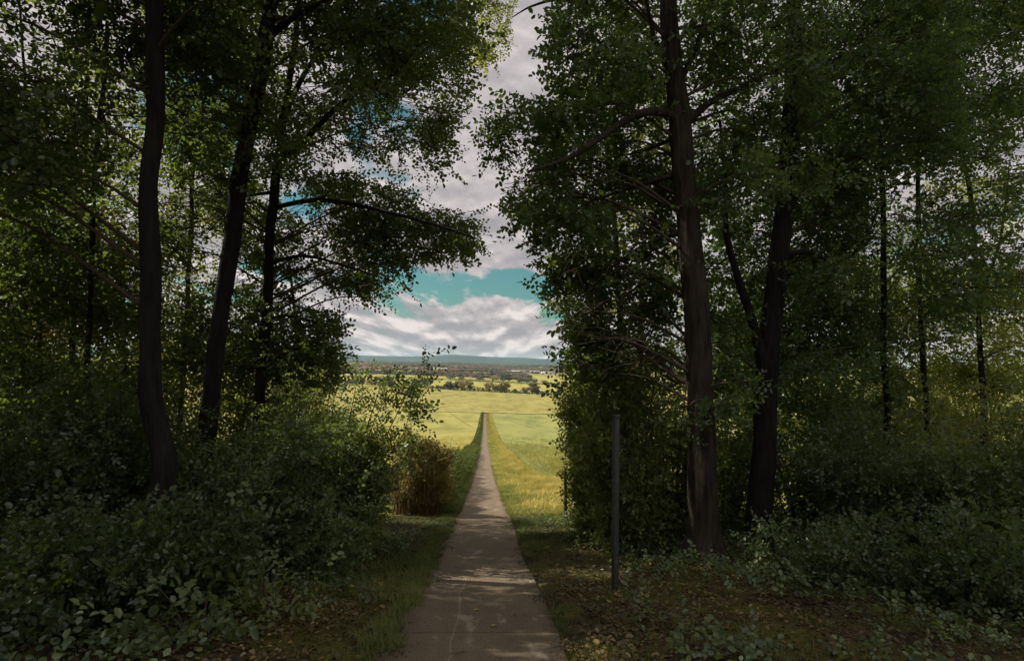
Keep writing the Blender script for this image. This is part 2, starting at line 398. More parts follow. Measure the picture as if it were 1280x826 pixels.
sheet(150, 700, 1500, 2300, .8, F_FAR, 'field', 30, 12)
sheet(150, 330, 2330, 2600, 1.0, F_MID, 'field', 20, 12)
sheet(-900, -250, 2000, 2300, .8, F_PALE, 'field', 20, 12)
HILLM = solid('hill_woods_haze_tint', lambda nt: ramp(nt, noise(nt, geo_pos(nt), .0016, 6, .65), [(.38, (.008,.022,.022)), (.52, (.014,.032,.030)), (.66, (.035,.052,.038))]), .98, None)  # teal of hazy distance is put into the hill colour
hx = np.linspace(-11000, 11000, 240); hy = np.linspace(7000, 11500, 26); HX, HY = np.meshgrid(hx, hy); HZ = hill_fn(HX, HY)-1.0
I = np.arange(25)[:, None]*240+np.arange(239)[None]
tag(obj('hills', [(np.stack([HX, HY, HZ], -1).reshape(-1, 3), np.stack([I, I+1, I+241, I+240], -1).reshape(-1, 4))], [HILLM], smooth=True), kind='structure')

# ------------------------------------------------------------------ near trees
def branchlets(c, targets, r0=.012, r1=.004):
    parts = []
    for t in targets:
        mid = (c+t)/2+np.array([rng.normal(0, .05), rng.normal(0, .05), rng.uniform(0, .12)])
        V, F = tube([c, mid, t], [r0, (r0+r1)/2, r1], 4); parts.append((V, F, 1))
    return parts
SUN_EL, SUN_AZ = R(46), R(-71)     # azimuth from +Y (ahead), negative = left
SD = np.array([math.sin(SUN_AZ)*math.cos(SUN_EL), math.cos(SUN_AZ)*math.cos(SUN_EL), math.sin(SUN_EL)])
GAPS = [(P(862, 470, 9.6), .62), (P(862, 545, 9.6), .68), (P(862, 320, 9.6), .55), (P(862, 620, 9.6), .55),
        (PG(462, 12.6), .6), (PG(520, 15), .55), (PG(700, 13.5), .6), (PG(765, 8.6), .45), (PG(735, 10.6), .4)]
def lit_gaps(pos, ext=.3):
    """openings in the foliage through which the sun reaches the stout trunk"""
    m = np.ones(len(pos), bool)
    for o, r_ in GAPS:
        d = pos-o; t = d @ SD; m &= ~((np.linalg.norm(d-t[:, None]*SD, axis=1) < r_-.3+ext) & (t > .25))
    return m
def within(poly, depth, air=.40):
    """test against a crown outline held at the tree's own distance"""
    def f(p):
        # ragged outline and airy holes from noise fixed in the place
        j = .55*(vnoise(p[:, 1]*1.7+p[:, 0]*.6, p[:, 2]*1.9, 31)-.5)+.30*(vnoise(p[:, 0]*5+p[:, 1]*2, p[:, 2]*5, 32)-.5)
        q = p+np.stack([j, 0*j, j*.6], -1); c = q @ MR
        ok = inpoly(640-FPX*c[:, 0]/c[:, 2], 413+FPX*c[:, 1]/c[:, 2], poly)
        hole = .6*vnoise(p[:, 0]*1.5+p[:, 1]*.5, p[:, 2]*1.7+p[:, 1]*.4, 33)+.4*vnoise(p[:, 0]*4.1, p[:, 2]*4.1+p[:, 1], 34)
        return ok & (hole > air)
    return f
def fill(poly, depth, dj, n, tpx=None, tdepth=0):
    """clump centres spread through a crown, outline given at the tree's own distance"""
    pl = np.array(poly); lo = pl.min(0); hi = pl.max(0); out = []; px = []
    while len(out) < n:
        q = lo+rng.uniform(0, 1, 2)*(hi-lo)
        if not inpoly([q[0]], [q[1]], poly)[0]: continue
        d = depth+rng.uniform(-dj, dj)
        if tpx is not None and d < tdepth+.5 and abs(q[0]-np.interp(q[1], tpx[0], tpx[1])) < 50 and rng.uniform() < .85: continue
        out.append(P(q[0], q[1], d)); px.append(q)
    return np.array(out)
def tree(name, label, cat, group, trunk_px, depth, rads, barkm, limbs=(), crowns=(), leafm=LEAF_L, sides=20, rough=.12, ridges=0.0, nlimb=16, flare=1.5, seed=0):
    b = PG(trunk_px[0][0], depth)
    ctrl = [b-np.array([0, 0, .15])]+[P(x, y, depth+dz) for x, y, dz in [(q+(0,))[:3] for q in trunk_px[1:]]]
    t = thing(name, tuple(b), label, cat, group)
    pts = curve(ctrl, 60); w_ = np.linspace(0, 1, 60)*9+seed*7.3
    pts[:, 0] += (vnoise(w_, seed)-.5)*.035+(vnoise(w_*3, seed+1)-.5)*.03; pts[:, 1] += (vnoise(w_+50, seed)-.5)*.10; rr = np.interp(np.linspace(0, 1, 60), np.linspace(0, 1, len(rads)), rads)
    hgt = pts[:, 2]-b[2]; rr = rr*(1+(vnoise(w_*2.3, seed+2)-.5)*.14)*(1+(flare-1)*np.exp(-np.clip(hgt, 0, 9)/.35))
    obj('trunk', [tube(pts, rr, sides, rough, ridges, seed)], [barkm], t, smooth=True)
    # limbs traced in the photo
    for lm, r0 in limbs:
        lp = curve([P(x, y, depth+dz) for x, y, dz in lm], 22)
        obj('branch', [tube(lp, np.linspace(r0, r0*.25, 22), 8, .15, 0, seed+1)], [barkm], t, smooth=True)
    yy_ = [q[1] for q in trunk_px[1:]][::-1]; tpx = (yy_, [q[0] for q in trunk_px[1:]][::-1])
    parts = []; k = 0
    for cr in crowns:
        c = fill(cr['poly'], depth+cr.get('dz', 1.1), cr.get('dj', 1.5), cr['clumps'], None if name in ('young_tree', 'slender_tree') else tpx, depth)
        hub = pts[30]
        sp, pos = sprays_in(c, cr.get('rad', .55), int(cr['sprays']*(1.35 if name in ('young_tree', 'slender_tree') else 1.35)*(1 if cr.get('tm') is SP_SHADE else 1)), cr.get('tm', SP_BACK if name in ('young_tree', 'slender_tree') else SP_BEECH), cr.get('flat', .75), cr.get('s', (.8, 1.25)), hub, cr.get('tone', .5), cr.get('pitch', -.12), keep=within(cr['poly'], depth, cr.get('air', .40)))
        parts += [(a, f, cr.get('mi', 0), tt) for a, f, _, tt in sp]
        # limbs from the trunk out to some clumps
        m = min(cr.get('nl', nlimb), len(c))
        for ci in rng.choice(len(c), m, replace=False):
            cc = c[ci]; hz = np.clip(cc[2]-.35*np.linalg.norm(cc[:2]-b[:2]), b[2]+1.6, pts[-1][2]); i0 = int(np.argmin(np.abs(pts[:, 2]-hz))); s = pts[i0]
            mid = s*.45+cc*.55+np.array([0, 0, .18*np.linalg.norm(cc-s)*.5])
            lp = curve([s, mid, cc], 12); V, F = tube(lp, np.linspace(min(.032, rr[i0]*.25), .006, 12), 6, .1, 0, k); k += 1
            parts.append((V, F, 1))
        for ci in range(len(c)):
            tg = c[ci]+rng.normal(0, 1, (6, 3))*np.array([.4, .4, .2])*cr.get('rad', .55)/.55; tg = tg[within(cr['poly'], depth, 0)(tg)]; parts += branchlets(c[ci], tg)
    if parts: obj('crown', parts, [leafm, TWIG, LEAF_Y, LEAF_P], t)
    return t

GL = 'trees on the left of the path'; GRt = 'trees on the right of the path'
# left foreground trees
tree('beech_tree', 'thick dark straight tree trunk, leftmost and nearest of the three left of the path', 'tree', GL,
     [(210,), (204, 600), (187, 490), (187, 350), (190, 200), (193, 60), (196, -200), (200, -500)], 7.5, [0.163, 0.136, 0.118, 0.110, 0.105, 0.102, 0.082, 0.048], BARK_D,
     crowns=[dict(poly=[(-120,-60),(330,-60),(330,110),(170,230),(-120,260)], clumps=70, sprays=2808, dj=1.7, rad=0.65, tone=.4, nl=12),
             dict(poly=[(-300,-520),(520,-520),(600,-60),(-300,-60)], clumps=60, sprays=2850, dj=3, rad=1.0, tm=SP_SHADE, nl=8)], seed=1)
tree('beech_tree', 'dark tree trunk leaning right, middle of the three left of the path', 'tree', GL,
     [(236,), (244, 640), (258, 545), (272, 425), (291, 285), (312, 160), (333, 40), (352, -110), (370, -400)], 9.5, [0.190, 0.152, 0.133, 0.125, 0.118, 0.114, 0.103, 0.084, 0.046], BARK_D,
     limbs=[([(318,130,0), (300,105,.3), (270,95,.6), (240,60,1)], .06), ([(331,50,0), (370,20,-.5), (430,-10,-1)], .07)],
     crowns=[dict(poly=[(180,-60),(560,-60),(590,60),(520,100),(400,130),(330,240),(220,250)], clumps=75, sprays=4914, dj=2.0, air=.33, rad=0.72, tone=.5, nl=14),
             dict(poly=[(60,-560),(560,-560),(590,-60),(60,-60)], clumps=50, sprays=1293, dj=3, rad=1.1, tm=SP_SHADE, nl=8)], seed=2)
tree('beech_tree', 'slender grey forked tree trunk, rightmost of the three left of the path', 'tree', GL,
     [(318,), (320, 600), (324, 520), (331, 400), (338, 290), (344, 220), (353, 150), (366, 60), (380, -60), (392, -300)], 12, [0.129, 0.109, 0.099, 0.095, 0.088, 0.085, 0.068, 0.058, 0.048, 0.027], BARK_D,
     limbs=[([(345,200,0), (375,180,-.4), (405,150,-1), (440,120,-1.4), (500,90,-1.8)], .085), ([(352,150,0), (385,85,.3), (420,45,.6), (450,10,1)], .07),
            ([(338,260,0), (400,250,-.5), (470,262,-1), (540,280,-1.3), (590,296,-1.5)], .055), ([(334,330,0), (380,320,-.5), (440,335,-.8), (490,352,-1)], .04),
            ([(330,400,0), (360,395,0), (400,405,.2), (430,420,.2)], .03), ([(341,240,0), (300,250,.5), (260,290,1)], .04)],
     crowns=[dict(poly=[(300,40),(470,20),(590,10),(597,60),(590,130),(560,160),(568,215),(520,230),(480,200),(420,190),(330,220)], clumps=93, sprays=2611, dj=1.6, air=.38, rad=0.62, tone=.5, nl=8, pitch=-.25),
             dict(poly=[(330,215),(430,215),(500,232),(560,250),(600,290),(585,318),(540,320),(500,340),(470,345),(400,330),(330,310)], clumps=72, sprays=2106, dj=1.5, air=.38, rad=0.60, tone=.45, nl=8, pitch=-.25),
             dict(poly=[(300,300),(390,335),(470,342),(498,365),(460,378),(395,352),(330,345)], clumps=30, sprays=758, dj=1.2, air=.38, rad=0.46, tone=.45, nl=5, pitch=-.25),
             dict(poly=[(300,345),(370,360),(400,385),(428,425),(432,460),(400,478),(350,480),(300,470)], clumps=51, sprays=1600, dj=1.4, air=.38, rad=0.47, tone=.5, nl=6, pitch=-.2),
             dict(poly=[(205,190),(340,190),(345,480),(205,490)], clumps=45, sprays=1482, dj=1.6, rad=0.59, tone=.45, nl=8),
             dict(poly=[(150,-460),(560,-460),(590,-60),(150,-60)], clumps=40, sprays=955, dj=2.5, rad=1.1, tm=SP_SHADE, nl=6)], seed=3)
# left background trees
tree('young_tree', 'thin pale stemmed young tree with leaves coloured as if backlit at far left edge of wood', 'tree', 'young trees behind the left trunks',
     [(52,), (50, 560), (46, 400), (40, 250), (30, 120), (20, -60)], 13.5, [0.054, 0.048, 0.045, 0.039, 0.030, 0.018], BARK_D, flare=1.2,
     limbs=[([(44,330,0), (65,280,.3), (100,225,.6)], .04), ([(40,240,0), (10,225,0), (-30,228,0)], .04)],
     crowns=[dict(poly=[(-60,170),(130,150),(150,300),(110,420),(-60,420)], clumps=50, sprays=2700, dj=2.2, rad=0.72, tone=.75, mi=2, nl=12),
             dict(poly=[(-60,60),(130,60),(200,200),(-60,200)], clumps=20, sprays=624, dj=2.2, rad=0.72, tone=.6, nl=5)], leafm=LEAF_P, seed=4)
tree('young_tree', 'leafy young tree in the gap between the two darkest left trunks', 'tree', 'young trees behind the left trunks',
     [(228,), (226, 540), (232, 400), (240, 250), (238, 100), (240, -100)], 15.5, [0.066, 0.060, 0.054, 0.048, 0.036, 0.024], BARK_D, flare=1.2,
     crowns=[dict(poly=[(60,130),(320,120),(330,260),(320,520),(60,520)], clumps=70, sprays=2574, dj=2.3, rad=0.78, tone=.62, nl=12),
             dict(poly=[(60,-250),(330,-250),(320,60),(60,60)], clumps=40, sprays=900, dj=2.3, rad=.8, tm=SP_SHADE, nl=6)], leafm=LEAF_P, seed=5)
tree('young_tree', 'dark leafy young tree left of the thickest left trunk', 'tree', 'young trees behind the left trunks',
     [(105,), (108, 560), (112, 430), (118, 250), (130, 80), (135, -120)], 11, [0.060, 0.054, 0.048, 0.042, 0.036, 0.018], BARK_D, flare=1.2,
     crowns=[dict(poly=[(-40,200),(180,190),(190,500),(60,560),(-60,540)], clumps=75, sprays=2808, dj=1.8, rad=0.65, tone=.45, nl=12)], leafm=LEAF_L, seed=6)
# right foreground trees
tree('oak_tree', 'stout rough barked tree with sunlit brown patches, nearest trunk right of the path', 'tree', GRt,
     [(880,), (880, 660), (877, 590), (873, 470), (866, 330), (850, 160), (839, 50), (832, -90), (826, -380)], 9.7, [0.27, 0.225, 0.212, 0.205, 0.19, 0.165, 0.14, 0.12, 0.08], BARK_O,
     limbs=[([(850,150,0), (822,140,-.2), (790,146,-.5), (745,176,-.9), (705,200,-1.2), (660,215,-1.5)], .085), ([(856,215,0), (820,225,.2), (770,240,.4), (720,262,.6), (680,300,.8)], .05),
            ([(851,160,0), (885,130,.3), (925,110,.6), (975,85,1), (1030,60,1.5)], .075), ([(845,100,0), (822,60,-.3), (810,10,-.6), (800,-60,-1)], .06),
            ([(846,110,0), (870,60,.2), (885,0,.4)], .06), ([(862,290,0), (820,300,.2), (770,330,.3), (730,370,.4)], .045), ([(848,170,0), (800,190,.5), (740,200,1)], .04)],
     crowns=[dict(poly=[(692,-50),(850,-50),(850,180),(760,190),(690,150),(700,60)], clumps=62, sprays=2964, dj=1.9, rad=0.62, tone=.5, tm=SP_OAK, nl=12),
             dict(poly=[(626,125),(690,115),(760,180),(850,200),(850,300),(740,330),(690,335),(655,300),(632,262),(606,215)], clumps=70, sprays=3042, dj=1.6, rad=0.55, tone=.55, tm=SP_OAK, nl=12),
             dict(poly=[(665,325),(760,320),(850,300),(850,480),(760,490),(712,470),(706,440),(690,385)], clumps=55, sprays=2730, dj=1.4, rad=0.55, tone=.6, tm=SP_OAK, nl=10),
             dict(poly=[(850,-50),(1030,-50),(1030,240),(870,280)], clumps=50, sprays=2184, dj=1.8, rad=0.65, tone=.45, tm=SP_OAK, nl=10),
             dict(poly=[(846,478),(935,470),(930,535),(850,548)], clumps=5, sprays=75, dj=.15, dz=-.5, rad=.28, tone=.6, tm=SP_OAK, nl=2, air=0),
             dict(poly=[(560,-480),(1100,-480),(1100,-60),(700,-60)], clumps=60, sprays=1462, dj=3, rad=1.1, tm=SP_SHADE, nl=8)],
     leafm=LEAF_R, sides=56, rough=.10, ridges=.09, flare=1.45, seed=7)
tree('oak_tree', 'dark forked tree just right of the stout rough barked trunk', 'tree', GRt,
     [(950,), (945, 690), (953, 600), (960, 470), (972, 340), (984, 225), (990, 100), (993, -50), (996, -350)], 11, [0.281, 0.230, 0.204, 0.191, 0.178, 0.162, 0.145, 0.119, 0.060], BARK_D,
     limbs=[([(955,462,0), (940,400,-.1), (922,345,-.2), (908,290,-.2), (906,225,-.1), (900,150,0)], .105), ([(975,320,0), (1010,315,.2), (1050,330,.4), (1080,300,.5), (1100,255,.6)], .05), ([(988,130,0), (1030,90,.4), (1090,60,.8)], .06)],
     crowns=[dict(poly=[(870,160),(1060,160),(1090,330),(1090,500),(870,490)], clumps=62, sprays=2574, dj=1.7, rad=0.62, tone=.42, tm=SP_OAK, nl=12),
             dict(poly=[(980,-60),(1200,-60),(1200,240),(1000,250)], clumps=60, sprays=2808, dj=1.9, rad=0.68, tone=.3, tm=SP_OAK, nl=12),
             dict(poly=[(850,-420),(1250,-420),(1250,-60),(850,-60)], clumps=50, sprays=1237, dj=3, rad=1.1, tm=SP_SHADE, nl=8)],
     leafm=LEAF_R, sides=28, rough=.12, flare=1.4, seed=8)
tree('slender_tree', 'slender dark tree deep in the foliage right of the forked tree', 'tree', GRt,
     [(1112,), (1108, 560), (1104, 400), (1102, 250), (1098, 60), (1095, -150)], 13, [0.075, 0.066, 0.06, 0.055, 0.045, 0.03], BARK_D, flare=1.2,
     crowns=[dict(poly=[(1000,130),(1300,110),(1320,360),(1230,400),(1100,460),(1000,440)], clumps=75, sprays=2808, dj=2.0, rad=0.72, tone=.45, nl=14),
             dict(poly=[(1080,-80),(1340,-80),(1340,140),(1080,160)], clumps=45, sprays=2028, dj=2.0, rad=0.78, tone=.3, nl=8)], leafm=LEAF_R, seed=9)
tree('slender_tree', 'slender tree with bright yellow green leaves at the right edge', 'tree', GRt,
     [(1235,), (1232, 560), (1225, 400), (1215, 260), (1195, 150), (1188, 20)], 15.5, [0.078, 0.072, 0.060, 0.054, 0.042, 0.018], BARK_D, flare=1.2,
     limbs=[([(1222,380,0), (1250,300,0), (1262,200,0)], .05)],
     crowns=[dict(poly=[(1150,230),(1340,200),(1340,540),(1340,620),(1120,600),(1100,420)], clumps=60, sprays=3790, dj=2.2, rad=0.72, tone=.75, nl=12)], leafm=LEAF_P, seed=10)
tree('slender_tree', 'thin leafy tree behind the stout and forked trunks', 'tree', GRt,
     [(1035,), (1032, 560), (1040, 400), (1030, 250), (1020, 100)], 16.5, [0.072, 0.066, 0.054, 0.042, 0.018], BARK_D, flare=1.2,
     crowns=[dict(poly=[(880,330),(1180,330),(1200,520),(880,540)], clumps=60, sprays=2106, dj=2.2, rad=0.72, tone=.6, nl=12)], leafm=LEAF_P, seed=12)
tree('overhanging_tree', 'tree whose sunlit twigs hang into the top of the sky gap', 'tree', 'trees whose boughs hang over the path',
     [(780,), (778, 500), (770, 300), (752, 120), (728, -20), (700, -160)], 15, [0.096, 0.084, 0.072, 0.060, 0.048, 0.030], BARK_D, flare=1.2,
     limbs=[([(735,10,0), (700,0,-.4), (665,8,-.8), (640,22,-1)], .05)],
     crowns=[dict(poly=[(588,-40),(660,-40),(648,40),(646,72),(610,76),(590,45)], clumps=14, sprays=483, dj=1.0, rad=0.49, tone=.65, nl=1, pitch=-.5),
             dict(poly=[(690,60),(800,40),(860,200),(860,400),(700,400),(680,240)], clumps=50, sprays=1872, dj=1.6, rad=0.65, tone=.6, nl=8, tm=SP_OAK),
             dict(poly=[(640,-300),(900,-300),(900,-40),(700,-40)], clumps=25, sprays=505, dj=2, rad=.9, tm=SP_SHADE, nl=4)], leafm=LEAF_P, seed=13)

tree('young_tree', 'low branched young tree filling the wood behind the slender forked left trunk', 'tree', 'young trees behind the left trunks',
     [(385,), (380, 540), (372, 440), (362, 330)], 15, [.08, .07, .05, .03], BARK_D, flare=1.2,
     crowns=[dict(poly=[(300,430),(400,440),(425,480),(400,560),(300,580)], clumps=30, sprays=1170, dj=1.5, rad=0.59, tone=.5, nl=8)], leafm=LEAF_S, seed=14)
tree('young_tree', 'spreading young tree low behind the thickest left trunk', 'tree', 'young trees behind the left trunks',
     [(150,), (150, 560), (155, 440), (150, 330)], 16, [.09, .08, .06, .03], BARK_D, flare=1.2,
     crowns=[dict(poly=[(-40,400),(320,420),(320,600),(-40,620)], clumps=70, sprays=2808, dj=2, rad=0.65, tone=.6, nl=12)], leafm=LEAF_P, seed=15)
tree('slender_tree', 'spreading low tree behind the forked right tree with sunlit leaves', 'tree', GRt,
     [(1075,), (1070, 560), (1080, 450), (1085, 350)], 17.5, [.12, .10, .07, .03], BARK_D, flare=1.2,
     crowns=[dict(poly=[(885,440),(1290,430),(1300,620),(885,620)], clumps=85, sprays=3588, dj=1.8, rad=0.72, tone=.65, nl=12)], leafm=LEAF_P, seed=16)
tree('slender_tree', 'dense leaved tree low behind the stout right trunk', 'tree', GRt,
     [(790,), (792, 560), (800, 430), (800, 330)], 14.5, [.11, .10, .07, .03], BARK_D, flare=1.2,
     crowns=[dict(poly=[(705,420),(860,400),(870,560),(800,600),(722,560)], clumps=40, sprays=1200, dj=1.4, rad=0.55, tone=.5, nl=10)], leafm=LEAF_S, seed=17)

tree('slender_tree', 'tall leafy tree whose crown closes the wood right of the forked tree', 'tree', GRt,
     [(1165,), (1160, 560), (1150, 400), (1150, 230), (1150, 60), (1150, -60)], 14.5, [.08, .07, .06, .05, .04, .03], BARK_D, flare=1.2,
     crowns=[dict(poly=[(870,-60),(1330,-60),(1330,260),(1230,330),(1150,340),(1140,430),(890,430)], clumps=140, sprays=6600, dj=1.8, rad=.8, tone=.4, nl=14, dz=0),
             dict(poly=[(885,380),(1130,380),(1150,480),(1100,650),(900,650)], clumps=60, sprays=2200, dj=1.5, rad=.7, tone=.62, nl=8, dz=0)], leafm=LEAF_R, seed=18)
tree('young_tree', 'tall leafy tree whose crown closes the wood behind the thickest left trunk', 'tree', 'young trees behind the left trunks',
     [(80,), (84, 560), (90, 400), (100, 230), (110, 60), (110, -60)], 15, [.08, .07, .06, .05, .04, .03], BARK_D, flare=1.2,
     crowns=[dict(poly=[(-80,-60),(350,-60),(345,300),(330,560),(-80,560),(-80,400),(120,370),(125,220),(-80,180)], clumps=140, sprays=5400, dj=1.8, rad=.8, tone=.5, nl=14, dz=0)], leafm=LEAF_L, seed=19)

# unseen trees of the same wood, added beside and behind the viewer for shade
def crown_blob(center, rad, n, tm, seed, clumps=46):
    c = rng.normal(0, 1, (clumps, 3)); c /= np.linalg.norm(c, axis=1)[:, None]
    c = center+c*np.array(rad)*(rng.uniform(.25, 1, clumps)**.5)[:, None]
    sp, _ = sprays_in(c, 1.3, n, tm, .5, (.9, 1.4), center)
    return sp, c
def shade_tree(x, y, hgt, rad, label, seed):
    b = np.array([x, y, G(x, y)]); t = thing('beech_tree', tuple(b), label, 'tree', 'unseen trees added for shade around the viewer')
    top = b+np.array([rng.normal(0, .3), rng.normal(0, .3), hgt])
    pts = curve([b, b*.5+top*.5+np.array([.15, .1, 0]), top], 20)
    obj('trunk', [tube(pts, np.linspace(.27, .08, 20), 16, .12, 0, seed)], [BARK_D], t, smooth=True)
    sp, c = crown_blob(b+np.array([0, 0, hgt*.68]), rad, 2300, SP_SHADE, seed)
    for cc in c[:14]:
        i0 = int(np.clip((cc[2]-b[2]-1.5)/hgt, .3, .95)*19)
        sp.append((*tube(curve([pts[i0], pts[i0]*.45+cc*.55+np.array([0, 0, .4]), cc], 8), np.linspace(.06, .01, 8), 5), 1))
    obj('crown', sp, [LEAF_L, TWIG], t)
for i, (x, y, h_, r_, lb) in enumerate([
    (-7.5, -3, 13, (4.8, 4.2, 5), 'unseen tall shade tree just left of and behind the viewer'),
    (-13.5, 2.5, 14, (4.2, 5, 6), 'unseen tall shade tree left of the viewer outside the picture'),
    (-16.5, 9, 15, (4, 5, 6.5), 'unseen tall shade tree far left beyond the picture edge'),
    (-11.5, 5.5, 13, (3.3, 3.2, 6), 'unseen tall shade tree left of the viewer close to the picture edge'),
    (12.5, 4, 13, (4, 4, 5.5), 'unseen tall shade tree right of the viewer outside the picture')]):
    shade_tree(x, y, h_, r_, lb, 40+i)

# ------------------------------------------------------------------ shrubs
def shrub(name, label, cat, group, px, Y, hgt, rad, nst, nsp, tm, leafm, tone=.5, lean=(0, 0), xoff=0, tops=None, low=.12, s=(.8, 1.2), stemm=TWIG, flat=.8, tone_sd=.12):
    b = PG(px, Y); t = thing(name, tuple(b), label, cat, group)
    parts = []; cents = []
    for k in range(nst):
        a = rng.uniform(0, 2*math.pi); rr = rad*math.sqrt(rng.uniform(0, 1)); h = hgt*rng.uniform(.6, 1.05)*(1-.25*(rr/rad)**2)
        foot = b+np.array([math.cos(a)*rr*.25, math.sin(a)*rr*.25, -.05])
        top = b+np.array([math.cos(a)*rr+lean[0]*h/hgt, math.sin(a)*rr+lean[1]*h/hgt, h])
        mid = foot*.5+top*.5+np.array([rng.normal(0, .08*rad), rng.normal(0, .08*rad), 0])-np.array([math.cos(a), math.sin(a), 0])*rr*.12
        c = curve([foot, mid, top], 12); obj('stem', [tube(c, np.linspace(.016, .004, 12)*max(1, hgt/2.2), 5, .1, 0, k)], [stemm], t)
        for q in np.linspace(low, 1, max(3, int(hgt*3))): cents.append(c[min(11, int(q*11))])
    for tp in (tops or []):
        pts_ = [b+np.array([rng.normal(0, .1), rng.normal(0, .1), 0])]+[P(*q) for q in tp]
        c = curve(pts_, 14); obj('stem', [tube(c, np.linspace(.012, .003, 14), 5)], [stemm], t)
        for q in (6, 8, 9, 10, 11, 12, 13): cents.append(c[q])
    cents = np.array(cents); cr = np.full(len(cents), .30*max(.75, rad)); nsp = int(nsp*1.05); 
    if tops: cr[-7*len(tops):] = .13
    sp, _ = sprays_in(cents, cr, nsp, tm, flat, s, b+np.array([0, 0, hgt*.4]), tone, .1, tone_sd)
    obj('foliage', sp, [leafm], t)
    return t
SG = 'shrubs under the left trees'; SR = 'shrubs under the right trees'
shrub('hazel_shrub', 'tall shrub with two long twigs reaching up before the distant fields', 'shrub', SG, 405, 9.6, 2.2, .75, 22, 2400, SP_SMALL, LEAF_S, .55, (.15, 0),
      tops=[[(470,570,9.4), (505,500,9.2), (528,452,9.0)], [(455,560,9.5), (490,490,9.4), (555,462,9.2)], [(450,560,9.6), (470,500,9.6), (482,462,9.6)], [(480,580,9.4), (505,540,9.2), (518,486,9.0)], [(430,560,9.7), (440,510,9.7), (447,470,9.7)]])
shrub('hazel_shrub', 'leafy shrub at the foot of the slender forked left tree', 'shrub', SG, 372, 11, 3.1, 1.0, 22, 2500, SP_SMALL, LEAF_P, .4, (.2, 0))
shrub('hazel_shrub', 'bright leafy shrub leaning towards the path in front of the field', 'shrub', SG, 428, 10.4, 2.45, .6, 18, 2300, SP_SMALL, LEAF_P, .45, (.12, 0))
shrub('hazel_shrub', 'tall pale leaved shrub between the slender left trunk and the bright one', 'shrub', SG, 398, 12.5, 3.2, .9, 20, 2600, SP_SMALL, LEAF_P, .4)
shrub('hazel_shrub', 'dense shrub between the leaning left trunk and the path', 'shrub', SG, 318, 8.4, 2.1, .8, 18, 1700, SP_SMALL, LEAF_S, .45)
shrub('hazel_shrub', 'low ragged shrub at the edge of the leaf litter left of the path', 'shrub', SG, 392, 8.3, 1.1, .55, 14, 650, SP_SMALL, LEAF_S, .5, (.15, 0))
shrub('broad_leaved_sapling', 'broad leaved sapling in front of the leaning left trunk', 'sapling', SG, 292, 7.2, 1.7, .45, 6, 90, SP_BIG, LEAF_S, .75, (.1, 0), flat=.9, s=(.5, .85))
shrub('broad_leaved_sapling', 'knee high broad leaved plant nearest the path on the left', 'sapling', SG, 352, 6.2, .5, .35, 6, 55, SP_BIG, LEAF_S, .95, (.05, 0), s=(.6, .9))
shrub('broad_leaved_sapling', 'low broad leaved plant at bottom left of the path', 'sapling', SG, 255, 5.6, .6, .45, 6, 60, SP_BIG, LEAF_S, .6, (.05, 0), s=(.6, .95))
for i, (px, Y, h_, r_, n_, tn, lb) in enumerate([
    (150, 8.6, 3.0, 1.0, 2200, .35, 'dark shrub in front of the thickest left trunk'),
    (60, 7.8, 2.3, 1.0, 1800, .25, 'dark shrub filling the lower left of the wood'),
    (-30, 8.6, 3.4, 1.1, 2000, .4, 'tall shrub cut by the left edge of the picture'),
    (110, 12.5, 3.4, 1.2, 2400, .55, 'lighter shrub behind the dark lower left shrubs'),
    (10, 13.5, 3.8, 1.4, 2400, .6, 'sun flecked shrub at the far left wood edge'),
    (225, 12.8, 2.8, 1.1, 2300, .6, 'shrub seen between the two darkest left trunks'),
    (285, 13.8, 2.8, 1.1, 2200, .6, 'shrub between the leaning and the slender left trunks'),
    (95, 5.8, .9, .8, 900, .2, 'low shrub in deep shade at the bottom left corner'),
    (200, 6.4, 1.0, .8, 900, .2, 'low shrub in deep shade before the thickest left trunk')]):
    shrub('understory_shrub', lb, 'shrub', SG, px, Y, h_, r_, 20, n_, SP_SMALL, LEAF_L if Y < 9 else LEAF_S, tn)  # nearer shrubs get darker leaves, their shade put into the colour
shrub('hazel_shrub', 'upright shrub behind the tall dark post', 'shrub', SR, 792, 10.8, 3.7, .85, 16, 2300, SP_SMALL, LEAF_P, .45)
shrub('hazel_shrub', 'pale leaved shrub between the short fence post and the tall post', 'shrub', SR, 748, 12.6, 4.1, .65, 12, 2200, SP_SMALL, LEAF_P, .5)
shrub('hazel_shrub', 'shrub at the wood edge directly behind the short fence post', 'shrub', SR, 738, 17.0, 4.8, .6, 24, 2600, SP_SMALL, LEAF_P, .65, (-.1, 0))
shrub('hazel_shrub', 'shrub tucked between the tall post and the stout right trunk', 'shrub', SR, 838, 12.2, 4.0, .85, 14, 1900, SP_SMALL, LEAF_P, .35)
